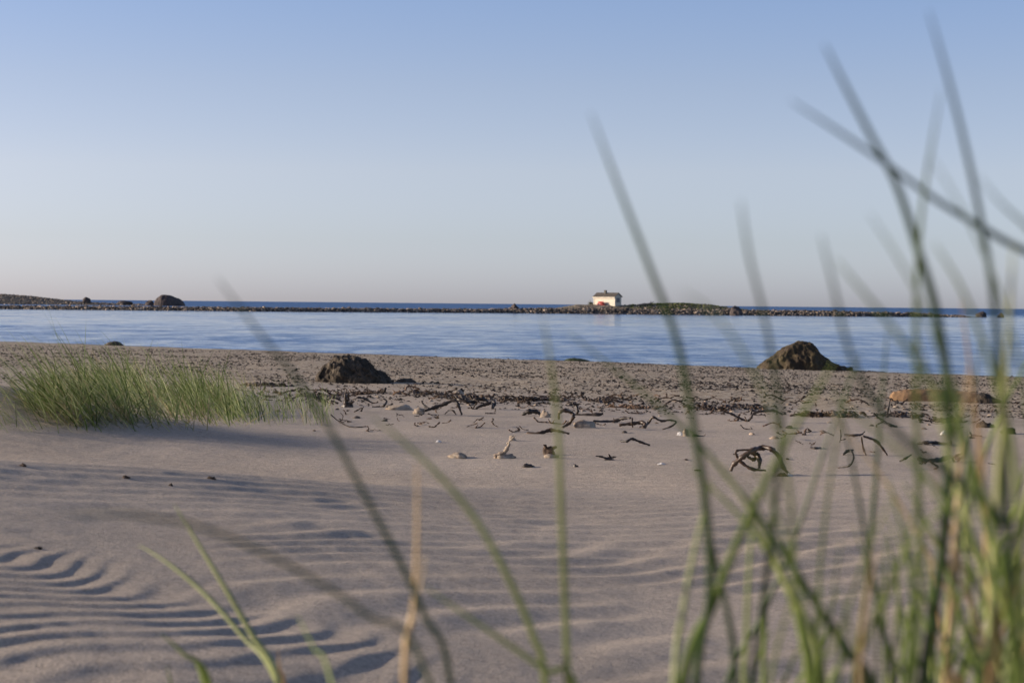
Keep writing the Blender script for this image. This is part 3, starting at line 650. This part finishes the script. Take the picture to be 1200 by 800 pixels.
lump('cobble', 601, 516, 9, 7, 'pale', 'small pale piece just above the spiked holdfast', 'stone', 13, 0.25)
lump(HF, 644, 533, 14, 13, 'scrap', 'round knotty dark holdfast standing taller than its neighbours behind a blade', 'holdfast', 11, 0.45, extra=[(640, 525, 637, 521, 2), (648, 525, 652, 524, 2)])
lump('sandy_lump', 645, 536, 18, 4, 'pale', 'low pale foot of sand and weed under the round knotty holdfast', 'lump', 12)
lump('kelp_stub', 619, 547, 13, 4.5, 'kelp', 'lone little black kelp stub below the spiked holdfast', 'kelp', 14)
lump('kelp_stub', 674, 547, 7, 3.5, 'kelp', 'tiny round dark stub below and right of the knotty holdfast', 'kelp', 15)
lump('kelp_stub', 713, 539, 12, 4, 'kelp', 'dark forked kelp stub with a pale left tail on bare sand', 'kelp', 16, extra=[(712, 538, 722, 535, 1.5), (714, 537, 713, 532, 1.3), (712, 538, 698, 534, 1.5)])
lump('holdfast_shell', 804, 511, 10, 8, 'pale', 'white topped lump beside the tallest left blade of the right grass', 'holdfast', 17)
lump('white_pebble', 926, 558, 7, 4, 'shell', 'bright white pebble at the right foot of the big kelp loop', 'pebble', 18, 0.1)
lump(HF, 917, 558, 14, 5, 'scrap', 'dull knobbly scrap between the big loop and the white pebble', 'holdfast', 19)
lump('white_pebble', 514, 518, 7, 2.5, 'shell', 'small flat white pebble on open sand left of centre', 'pebble', 20, 0.1)
lump('white_pebble', 775, 544, 9, 2, 'shell', 'thin flat white shell on open sand right of centre', 'shell', 21, 0.1)
lump('white_pebble', 797, 510, 8, 4, 'shell', 'small white stone left of the white topped lump', 'pebble', 22, 0.1)
lump('pale_stone', 1108, 509, 12, 5, 'shell', 'white stone below the orange trunk at the right', 'stone', 23, 0.1)
lump('seaweed_heap', 1155, 501, 22, 8, 'mound', 'dark wide seaweed heap at the right below the orange trunk', 'seaweed', 24)
lump('seaweed_heap', 1183, 508, 18, 7, 'weed', 'green dark seaweed heap near the right edge', 'seaweed', 25)
for k, (px, py, wd) in enumerate([(27, 546, 9), (147, 560, 10), (200, 569, 6), (248, 561, 13), (45, 643, 9)]):
    lump('kelp_stub', px, py, wd, 3, 'scrap', ['dark scrap at the far left on the dune crest', 'dark scrap on the dune crest left of the grass blade pair', 'faint scrap just below the dune crest', 'flat dark scrap on the dune crest, rightmost of the crest scraps', 'reddish scrap lying among the curved sand ripples'][k], 'kelp', 60 + k)

def tangle(px, py, wpx, seed, label):
    wpx *= 1.35
    g = ground(px, py); s = g.y / FPX; q = random.Random(seed); parts = []; hw = wpx * s / 2
    for i in range(int(14 + wpx * 0.9)):
        c = Vector((q.gauss(0, hw * 0.55), q.gauss(0, hw * 1.1), 0)); a = q.uniform(0, 6.28); pts = []
        h = q.uniform(0.0, 0.035)
        for k in range(q.randint(3, 5)):
            a += q.uniform(-0.9, 0.9); c = c + Vector((math.cos(a), math.sin(a), 0)) * q.uniform(0.02, 0.06)
            pts.append(Vector((c.x, c.y, hz(g.x + c.x, g.y + c.y) - g.z + max(-0.004, h * math.sin(k * 1.3 + seed) + q.uniform(0, 0.012)))))
        r0 = q.uniform(0.003, 0.014); parts.append(tube(pts, [r0 * q.uniform(0.4, 1.2) for _ in pts], 5, 0.35, seed + i, q.uniform(0.25, 0.9)))
        if i % 3 == 0: parts.append(tube([p_ + Vector((0.01, 0.02, 0.004)) for p_ in pts], [0.5 * r0 + q.uniform(0.006, 0.018) for _ in pts], 7, 0.4, seed + i, 0.18))
    o = mesh('seaweed_tangle', *join(parts), M['kelp_brown' if seed % 3 else 'scrap'], loc=g); tag(o, label, 'seaweed', 'flat seaweed tangles along the wrack line')
for a_ in [(312, 452, 26, 1, 'matted dark seaweed just right of the large grass clump'), (375, 464, 30, 2, 'seaweed mat below the left foot of the lumpy brown rock'),
           (428, 461, 24, 3, 'seaweed mat straight below the lumpy brown rock'), (495, 461, 40, 4, 'wide tangled seaweed mat right of the flat dark stone'),
           (552, 467, 40, 5, 'thick seaweed tangle below the pale cream stone'), (604, 469, 20, 6, 'small seaweed mat in the wrack left of the vertical blade'),
           (640, 469, 26, 7, 'seaweed mat crossed by the tall vertical blade'), (708, 470, 26, 8, 'seaweed mat in the wrack above the central kelp tangle'),
           (742, 478, 24, 9, 'seaweed mat at the upper right of the central kelp tangle'), (830, 479, 28, 10, 'seaweed mat left of the long thin arching kelp stalk'),
           (876, 478, 22, 11, 'seaweed mat just above the long thin arching kelp stalk'), (956, 487, 24, 12, 'seaweed mat below the right foot of the waterline boulder'),
           (988, 488, 30, 13, 'seaweed mat between the waterline boulder and the orange driftwood'), (1053, 488, 28, 14, 'seaweed mat under the left end of the orange driftwood'),
           (1105, 494, 24, 15, 'seaweed mat below the middle of the orange driftwood')]:
    tangle(*a_)
# many small scraps along the wrack line (copies)
sp = []
for k in range(9):
    r = random.Random(100 + k); pts = [Vector((0, 0, 0.006))]
    a = r.uniform(-0.5, 0.5)
    for i in range(r.randint(2, 5)):
        a += r.uniform(-1.0, 1.0); pts.append(pts[-1] + Vector((math.cos(a), math.sin(a), 0)) * r.uniform(0.02, 0.05)); pts[-1].z = max(0.005, pts[-2].z + r.uniform(-0.02, 0.03))
    c = pts[len(pts) // 2].copy(); c.z = 0; pts = [p - c for p in pts]
    V, F = tube(pts, [r.uniform(0.004, 0.011) for _ in pts], 6, 0.3, k, 0.7)
    if k % 3 == 0:
        V3, F3 = tube([pts[1], pts[1] + Vector((0.02, -0.02, 0.03))], [0.008, 0.004], 5, 0.3); V, F = join([(V, F), (V3, F3)])
    me = bpy.data.meshes.new('kelp_scrap'); me.from_pydata([tuple(v) for v in V], [], F); me.materials.append(M['scrap']); me.polygons.foreach_set('use_smooth', [True] * len(F)); sp.append(me)
r = np.random.default_rng(21)
spots = []
for i in range(225):
    t = r.uniform()
    if t < 0.62: px = r.uniform(300, 1200); py = 462 + abs(r.normal()) * 9 + (px - 600) * 0.018 + 6 * pn(px / 90., 2.0)
    elif t < 0.86: px = 400 + r.uniform() * 500; py = 478 + r.uniform() * 28
    else: px = r.uniform(800, 1195); py = r.uniform(490, 560)
    spots.append((px, float(py)))
def zone(px, py):
    w_ = 'in the wrack' if py < 478 else 'on bare sand'
    for lim, tx in ((400, 'right of the large grass clump'), (480, 'in front of the lumpy brown rock'), (620, 'left of the tall vertical pale blade'), (730, 'right of the tall vertical pale blade'),
                    (860, 'left of the big looping kelp'), (960, 'in front of the big waterline boulder'), (1045, 'left of the orange driftwood'), (2000, 'in front of the orange driftwood')):
        if px < lim: return w_ + ' ' + tx
for i, (px, py) in enumerate(spots):
    g = ground(px, py); o = bpy.data.objects.new('kelp_scrap', sp[i % 9]); C.objects.link(o)
    sc = r.uniform(0.45, 1.25) * (1.1 if py < 475 else 0.75)
    o.location = g; o.rotation_euler = (r.uniform(-0.2, 0.2), r.uniform(-0.2, 0.2), r.uniform(0, 6.28)); o.scale = (sc,) * 3
    tag(o, 'small dried kelp scrap ' + zone(px, py), 'kelp scrap', 'kelp scraps scattered over the wrack line')
# pale pebbles along the wrack
pm = []
for k in range(5):
    V, F = rockverts(70 + k, (0.035, 0.026, 0.018), 2, 0.2, 5); me = bpy.data.meshes.new('pebble'); me.from_pydata(V.tolist(), [], F.tolist()); me.materials.append(M['pale'] if k % 2 else M['stone']); pm.append(me)
for i in range(90):
    px = r.uniform(300, 1200); py = float(466 + abs(r.normal()) * 7 + (px - 600) * 0.02 + 5 * pn(px / 90., 2.0))
    if i % 5 == 0: py += r.uniform(10, 40)
    g = ground(px, py); o = bpy.data.objects.new('pebble', pm[i % 5]); C.objects.link(o); o.location = g
    o.rotation_euler.z = r.uniform(0, 6.28); o.scale = (r.uniform(0.5, 1.2),) * 3
    tag(o, 'small pale pebble ' + zone(px, py), 'pebble', 'pale pebbles in the wrack line')

# uncountable fine seaweed litter on the shingle
r = np.random.default_rng(31); n = 26000
yy = np.exp(r.uniform(np.log(17.0), np.log(62), n * 2)); xx = r.uniform(-0.36, 0.36, n * 2) * yy
ss = shore(xx, yy); dens = 0.42 + 0.75 * fbm(xx / 2.2, yy / 6.0, 4.0, 3)
dens = dens * sst(-0.1, 0.7, ss) * sst(34.5, 31.5, ss + 1.2 * pn(xx, yy / 3, 3.0))
keep = (r.uniform(size=n * 2) < dens); xx = xx[keep][:n]; yy = yy[keep][:n]; n = len(xx); zz = H(xx, yy)
tpl = np.array([(-1, -0.35, 0), (-0.2, -0.6, 0.25), (1, -0.2, 0.05), (0.8, 0.4, 0.3), (-0.1, 0.5, 0.45), (-0.9, 0.3, 0.1), (0, 0, 0.75)])
tf = np.array([(0, 1, 6), (1, 2, 6), (2, 3, 6), (3, 4, 6), (4, 5, 6), (5, 0, 6)])
T = tpl[None] * (1 + 0.35 * r.normal(size=(n, 7, 3))) ; sz = 0.006 + 0.020 * r.uniform(size=n) ** 4 + 0.00028 * yy
a = r.uniform(0, 6.28, n); ca, sa = np.cos(a)[:, None], np.sin(a)[:, None]
T = T * sz[:, None, None]
V = np.stack([T[..., 0] * ca - T[..., 1] * sa + xx[:, None], T[..., 0] * sa + T[..., 1] * ca + yy[:, None], T[..., 2] * 0.9 + zz[:, None] + 0.002], -1)
F = (tf[None] + (np.arange(n) * 7)[:, None, None]).reshape(-1, 3)
tag(mesh('seaweed_litter', V, F, M['litter']), 'fine dark seaweed litter strewn over the shingle', 'seaweed litter', kind='stuff')

# ------------------------------------------------------------------ grass
def blades(rows, seg=7):
    """rows: list of (base, dir_xy, length, lean, bend, width) -> ribbons with a fold"""
    Vs = []; Fs = []; off = 0
    for (b, az, Ln, lean, bend, wd) in rows:
        d = np.array([math.cos(az), math.sin(az), 0]); side = np.array([-math.sin(az), math.cos(az), 0])
        p = np.array(b, float); P = [p.copy()]
        for i in range(seg):
            th = lean + bend * ((i + 0.5) / seg) ** 1.3
            p = p + (d * math.sin(th) + np.array([0, 0, 1]) * math.cos(th)) * Ln / seg; P.append(p.copy())
        rx = np.array([1, 0, 0]) * 0.6 + side * 0.6; rx /= np.linalg.norm(rx)
        for i, q in enumerate(P):
            t = i / seg; ww = wd * (1 - t ** 2.2) * (0.75 + 0.25 * min(1, t * 4)) + 0.0003
            Vs += [q - rx * ww / 2, q + np.array([0, 0.0, 0]) + np.array([0.0, ww * 0.25, 0.0]), q + rx * ww / 2]
        nb = len(P); f = grid_faces(nb, 3) + off; Fs.append(f); off += nb * 3
    return np.array(Vs), np.concatenate(Fs)
r = np.random.default_rng(41)
def clump_rows(n, pxr, pyr, lenr, leanf, wr, azm=math.pi, az_sd=0.6):
    rows = []
    for i in range(n):
        px = pxr[0] + (pxr[1] - pxr[0]) * r.beta(1.35, 1.1); u = (px - pxr[0]) / (pxr[1] - pxr[0])
        py = r.uniform(*pyr(px)); g = ground(px, py)
        Ln = r.uniform(*lenr) * (0.75 + 0.45 * math.sin(math.pi * min(max(u, 0.12), 0.9)))
        lean, bend = leanf(u)
        rows.append(((g.x, g.y, g.z - 0.01), azm + r.normal() * az_sd, Ln, lean, bend, r.uniform(*wr)))
    return rows
gl = empty('beach_grass', ground(180, 490)); tag(gl, 'large wind blown clump of green beach grass on the left sand hummock', 'grass clump')
def child(name, V, F, m, par):
    o = mesh(name, np.asarray(V) - np.array(par.location), F, m, par); return o
cs = [(34 + 264 * r.beta(1.6, 1.2), None) for _ in range(78)]
def cluster_rows(k, lenr, leanr, bendr, wr, az_sd, front=False):
    rows = []
    for (cx, _) in cs:
        u = (cx - 45) / 247; cy = r.uniform(456, 500 - 9 * max(0, (cx - 215) / 70) - 6 * max(0, (110 - cx) / 60)); s_ = r.uniform(0.7, 1.25)
        ln = r.uniform(0.85, 1.15) * float(np.interp(u, [0, 0.15, 0.35, 0.62, 0.85, 1], [0.72, 1.05, 1.18, 1.10, 0.82, 0.50])) ; az0 = math.pi + r.normal() * 0.35; le0 = r.uniform(0.0, 0.35) + 0.34 * (1 - u)
        for i in range(int(k * s_)):
            px = cx + r.normal() * 13; py = min(cy + r.normal() * 5, 506); g = ground(px, py)
            rows.append(((g.x, g.y, g.z - 0.01), az0 + r.normal() * az_sd, r.uniform(*lenr) * ln, abs(le0 + r.normal() * 0.22 + leanr), r.uniform(*bendr), r.uniform(*wr)))
    return rows
V, F = blades(cluster_rows(34, (0.26, 0.62), 0.30, (0.1, 1.2), (0.0045, 0.0090), 0.85)); child('green_blades', V, F, M['clump'], gl)
V, F = blades(cluster_rows(9, (0.2, 0.60), 0.50, (0.3, 1.5), (0.004, 0.0085), 1.2)); child('dry_blades', V, F, M['clump_dry'], gl)
g2 = empty('beach_grass', ground(70, 490)); tag(g2, 'sparse flattened grass blades on the sand at the left edge, before the large clump', 'grass tuft')
V, F = blades(clump_rows(340, (-30, 230), lambda px: (458, 508), (0.20, 0.50), lambda u: (r.uniform(0.3, 1.2), r.uniform(0.1, 0.9)), (0.0035, 0.0075), az_sd=0.7)); child('green_blades', V, F, M['clump'], g2)
V, F = blades(clump_rows(90, (-30, 220), lambda px: (470, 505), (0.2, 0.5), lambda u: (r.uniform(0.6, 1.3), r.uniform(0.1, 0.5)), (0.003, 0.005), az_sd=0.9)); child('dry_blades', V, F, M['clump_dry'], g2)
g3 = empty('beach_grass', ground(350, 492)); tag(g3, 'small low tuft of thin green grass right of the large clump', 'grass tuft')
V, F = blades(clump_rows(260, (290, 392), lambda px: (474, 499), (0.12, 0.30), lambda u: (r.uniform(0.0, 0.6), r.uniform(0.1, 0.7)), (0.003, 0.005), az_sd=1.3)); child('green_blades', V, F, M['clump'], g3)
V, F = blades(clump_rows(30, (295, 400), lambda px: (476, 500), (0.10, 0.22), lambda u: (r.uniform(0.0, 0.9), r.uniform(0.1, 0.7)), (0.003, 0.005), az_sd=1.3)); child('dry_blades', V, F, M['clump_dry'], g3)

# near blades, each its own part of its tuft
def catmull(P, k=6):
    Q = []
    for i in range(len(P) - 1):
        p0 = P[max(i - 1, 0)]; p1 = P[i]; p2 = P[i + 1]; p3 = P[min(i + 2, len(P) - 1)]
        for j in range(k):
            t = j / k
            Q.append(0.5 * ((2 * p1) + (p2 - p0) * t + (2 * p0 - 5 * p1 + 4 * p2 - p3) * t * t + (3 * p1 - p0 - 3 * p2 + p3) * t ** 3))
    Q.append(P[-1]); return Q
def blade_mesh(P, wd, par, m, name='blade', lab=None, tw=0.0):
    """P from tip to root; a closed folded leaf"""
    Q = catmull([Vector(p) for p in P]); n_ = len(Q); V = []
    L = [0]
    for i in range(1, n_): L.append(L[-1] + (Q[i] - Q[i - 1]).length)
    for i, q in enumerate(Q):
        tn = (Q[min(i + 1, n_ - 1)] - Q[max(i - 1, 0)]).normalized()
        fr = Vector((math.sin(tw + L[i] * 1.2), -math.cos(tw + L[i] * 1.2), 0.15)); sd_ = tn.cross(fr).normalized(); nn = sd_.cross(tn)
        t = L[i] / L[-1]; ww = wd * min(1, (t / 0.42)) ** 0.6 * (1 - 0.25 * max(0, t - 0.6)) + 0.0004
        V += [q - sd_ * ww / 2, q + nn * ww * 0.16, q + sd_ * ww / 2, q + nn * ww * 0.02]
    F = grid_faces(n_, 4, True).tolist(); F += [[3, 2, 1, 0], [(n_ - 1) * 4 + k for k in range(4)]]
    o = mesh(name, [tuple(v - par.location) for v in V], F, m, par)
    if lab: o['label'] = lab
    return o
def tuft(px, Yd, label):
    x = (px - 600) / FPX * Yd
    o = empty('lyme_grass', (x, Yd, hz(x, Yd) - 0.01)); tag(o, label, 'grass tuft'); return o
rr = random.Random(5)
def fb(t, pts, Y0, Y1, wd, m='blade', name='blade', lab=None):
    """pts: tip first; distances go from Y0 at the tip to Y1 near the root"""
    n_ = len(pts); P = [at(x, y, Y0 + (Y1 - Y0) * i / (n_ - 1)) for i, (x, y) in enumerate(pts)]
    b = Vector(t.location) + Vector((rr.uniform(-0.03, 0.03), rr.uniform(-0.03, 0.03), 0))
    a = P[-1]; dz = a.z - b.z
    if dz > 0.05:
        dr = (P[-1] - P[-2]).normalized(); mid = a + Vector((dr.x * dz * 0.30, dr.y * dz * 0.2, -dz * 0.42)); mid = mid.lerp(Vector((b.x, b.y, mid.z)), 0.35)
        P += [mid]
    P += [b]
    return blade_mesh(P, wd, t, M[m], name, lab, rr.uniform(-0.5, 0.5))
# left part
tA = tuft(335, 2.15, 'pair of pale yellow green grass blades in sharp focus at the lower left')
fb(tA, [(204, 590), (232, 636), (262, 685), (295, 742), (328, 800)], 2.2, 2.15, 0.0085, 'blade_pale')
fb(tA, [(162, 638), (195, 658), (240, 695), (285, 745), (325, 798)], 2.3, 2.15, 0.0085, 'blade_pale')
fb(tA, [(326, 760), (328, 785), (333, 810)], 2.1, 2.15, 0.008, 'straw')
tB = tuft(215, 2.0, 'short green leaf tips poking up at the lower left edge of the picture')
for p in ([(195, 778), (200, 800), (202, 830)], [(232, 772), (243, 790), (246, 830)], [(188, 742), (215, 765), (240, 800)]): fb(tB, p, 1.9, 1.95, 0.010, 'blade')
tC = tuft(520, 1.35, 'few long grass blades crossing the lower left centre, one very long and dark')
fb(tC, [(254, 325), (300, 385), (345, 440), (388, 505), (425, 575), (465, 650), (500, 725), (528, 800)], 1.05, 1.35, 0.0050, 'blade_dark', lab='longest dark blade with blurred tip')
fb(tC, [(-30, 612), (40, 604), (100, 602), (165, 604), (250, 622), (350, 668), (430, 720), (500, 790)], 0.85, 1.15, 0.0028, 'blade_dark', lab='thin dark blade arching far left')
fb(tC, [(348, 720), (368, 760), (392, 810)], 1.5, 1.4, 0.005, 'blade')
fb(tC, [(488, 540), (489, 600), (488, 660), (484, 720), (474, 800)], 1.3, 1.35, 0.0060, 'straw', lab='upright orange straw')
fb(tC, [(499, 645), (492, 690), (480, 730), (474, 800)], 1.35, 1.35, 0.0055, 'straw')
tD = tuft(655, 1.5, 'three slim separate grass blades at the lower centre')
fb(tD, [(636, 372), (646, 430), (654, 500), (658, 600), (662, 700), (666, 810)], 1.2, 1.45, 0.0068, 'blade_pale', lab='tall vertical pale blade')
fb(tD, [(434, 487), (470, 515), (520, 562), (562, 615), (600, 685), (625, 745), (640, 810)], 1.25, 1.45, 0.0066, 'blade_pale', lab='pale blade leaning far left')
fb(tD, [(496, 685), (540, 716), (590, 750), (640, 785), (680, 815)], 1.35, 1.45, 0.0058, 'blade')
# right cluster
tE = tuft(835, 1.35, 'grass tuft at the left end of the blurred right hand stand')
fb(tE, [(692, 132), (712, 185), (735, 245), (762, 315), (795, 405), (815, 510), (828, 600), (832, 700), (815, 810)], 1.0, 1.3, 0.0054, 'blade_dark', lab='tallest blade, tip above the cabin')
fb(tE, [(978, 422), (955, 462), (925, 512), (890, 580), (862, 640), (835, 710), (800, 800)], 1.15, 1.3, 0.0080, 'blade', lab='broad green blade leaning right')
fb(tE, [(868, 235), (878, 300), (893, 360), (905, 420), (915, 500), (905, 620), (880, 810)], 0.92, 1.3, 0.0044, 'blade_dark', lab='faint upright blade')
fb(tE, [(800, 342), (830, 362), (862, 400), (895, 460), (920, 540), (930, 680), (900, 810)], 0.8, 1.25, 0.0036, 'blade', lab='faintest blurred blade')
fb(tE, [(835, 560), (815, 640), (800, 720), (790, 810)], 1.4, 1.35, 0.0075, 'blade_pale')
fb(tE, [(845, 545), (880, 600), (920, 680), (965, 810)], 1.2, 1.35, 0.0065, 'blade_pale')
fb(tE, [(870, 560), (900, 620), (945, 690), (990, 760), (1020, 830)], 1.1, 1.35, 0.0075, 'blade_dark')
fb(tE, [(822, 590), (840, 660), (855, 730), (862, 810)], 1.3, 1.35, 0.007, 'blade_dark')
tF = tuft(1050, 1.3, 'tall grass tuft in the middle of the blurred right hand stand')
fb(tF, [(966, 52), (990, 100), (1020, 158), (1050, 215), (1075, 290), (1098, 370), (1112, 480), (1105, 640), (1080, 810)], 0.98, 1.25, 0.0070, 'blade_dark', lab='dark tall blade crossing the slanting one')
fb(tF, [(1103, 105), (1092, 170), (1080, 250), (1074, 340), (1074, 450), (1076, 560), (1080, 680), (1070, 810)], 1.0, 1.25, 0.0066, 'blade', lab='tall vertical blade')
fb(tF, [(962, 275), (978, 340), (992, 400), (1015, 455), (1060, 515), (1130, 570), (1185, 640), (1150, 810)], 0.95, 1.2, 0.0052, 'blade_dark')
fb(tF, [(1018, 250), (1045, 290), (1075, 345), (1100, 410), (1130, 500), (1135, 650), (1100, 810)], 0.9, 1.2, 0.0042, 'blade')
fb(tF, [(1040, 560), (1062, 640), (1070, 720), (1060, 810)], 1.3, 1.3, 0.009, 'blade')
tG = tuft(1210, 1.25, 'dense grass tuft at the right edge of the picture')
fb(tG, [(926, 118), (970, 146), (1030, 186), (1100, 236), (1170, 278), (1230, 318), (1280, 420)], 0.98, 1.2, 0.0064, 'blade_dark', lab='long slanting blade crossing the sky')
fb(tG, [(1088, 12), (1105, 70), (1126, 150), (1146, 240), (1163, 340), (1172, 450), (1180, 600), (1190, 810)], 0.98, 1.2, 0.0068, 'blade_dark', lab='tallest blade, tip at the top')
fb(tG, [(1092, 185), (1120, 232), (1150, 290), (1180, 370), (1205, 480), (1215, 650), (1210, 810)], 0.9, 1.2, 0.0045, 'blade')
fb(tG, [(1145, 205), (1175, 240), (1215, 280), (1260, 360)], 0.9, 1.1, 0.0045, 'blade')
fb(tG, [(1095, 285), (1130, 345), (1165, 440), (1190, 560), (1200, 810)], 0.95, 1.2, 0.0045, 'blade')
fb(tG, [(1188, 285), (1182, 380), (1176, 480), (1168, 600), (1160, 810)], 1.0, 1.2, 0.0060, 'blade_pale')
cl = ['short leaning grass tuft filling the gap left in the blurred right hand stand', 'low tuft with crossing blades, third from the left in the right hand stand',
      'leafy tuft under the tall vertical blade in the right hand stand', 'grass tuft with orange straws in the right hand stand',
      'bushy green tuft before the right edge of the picture', 'pale leafy tuft cut by the lower right corner']
cen = [905, 975, 1045, 1110, 1165, 1215]
rq = random.Random(77)
for k, (cx, lb) in enumerate(zip(cen, cl)):
    Yt = rq.uniform(1.15, 1.65); t = tuft(cx, Yt, lb)
    nbl = [8, 9, 11, 17, 25, 26][k]
    for i in range(nbl):
        hi = rq.random()
        ytip = rq.uniform(560, 740) if hi < 0.6 else rq.uniform(400 - 14 * k, 590)
        if k >= 3 and hi > 0.93: ytip = rq.uniform(300, 420)
        lean = rq.gauss(-5, 88) * (800 - ytip) / 300
        xr = cx + rq.gauss(0, 26); xt = xr + lean
        bow = rq.uniform(-0.25, 0.25) * lean
        y2 = 820
        pts = [(xt + (xr - xt) * (u_ ** 0.8) + bow * math.sin(math.pi * u_), ytip + (y2 - ytip) * u_) for u_ in (0, 0.25, 0.5, 0.75, 1)]
        ms = rq.random(); m_ = 'straw' if (k >= 3 and ms < 0.20) or ms < 0.04 else 'blade_pale' if ms < 0.52 and k > 3 else 'blade_pale' if ms < 0.18 else 'blade_dark' if ms > 0.93 else 'blade'
        Yb = Yt + rq.uniform(-0.15, 0.25)
        fb(t, pts, Yb - rq.uniform(0, 0.15), Yb, rq.uniform(0.0034, 0.0070), m_)
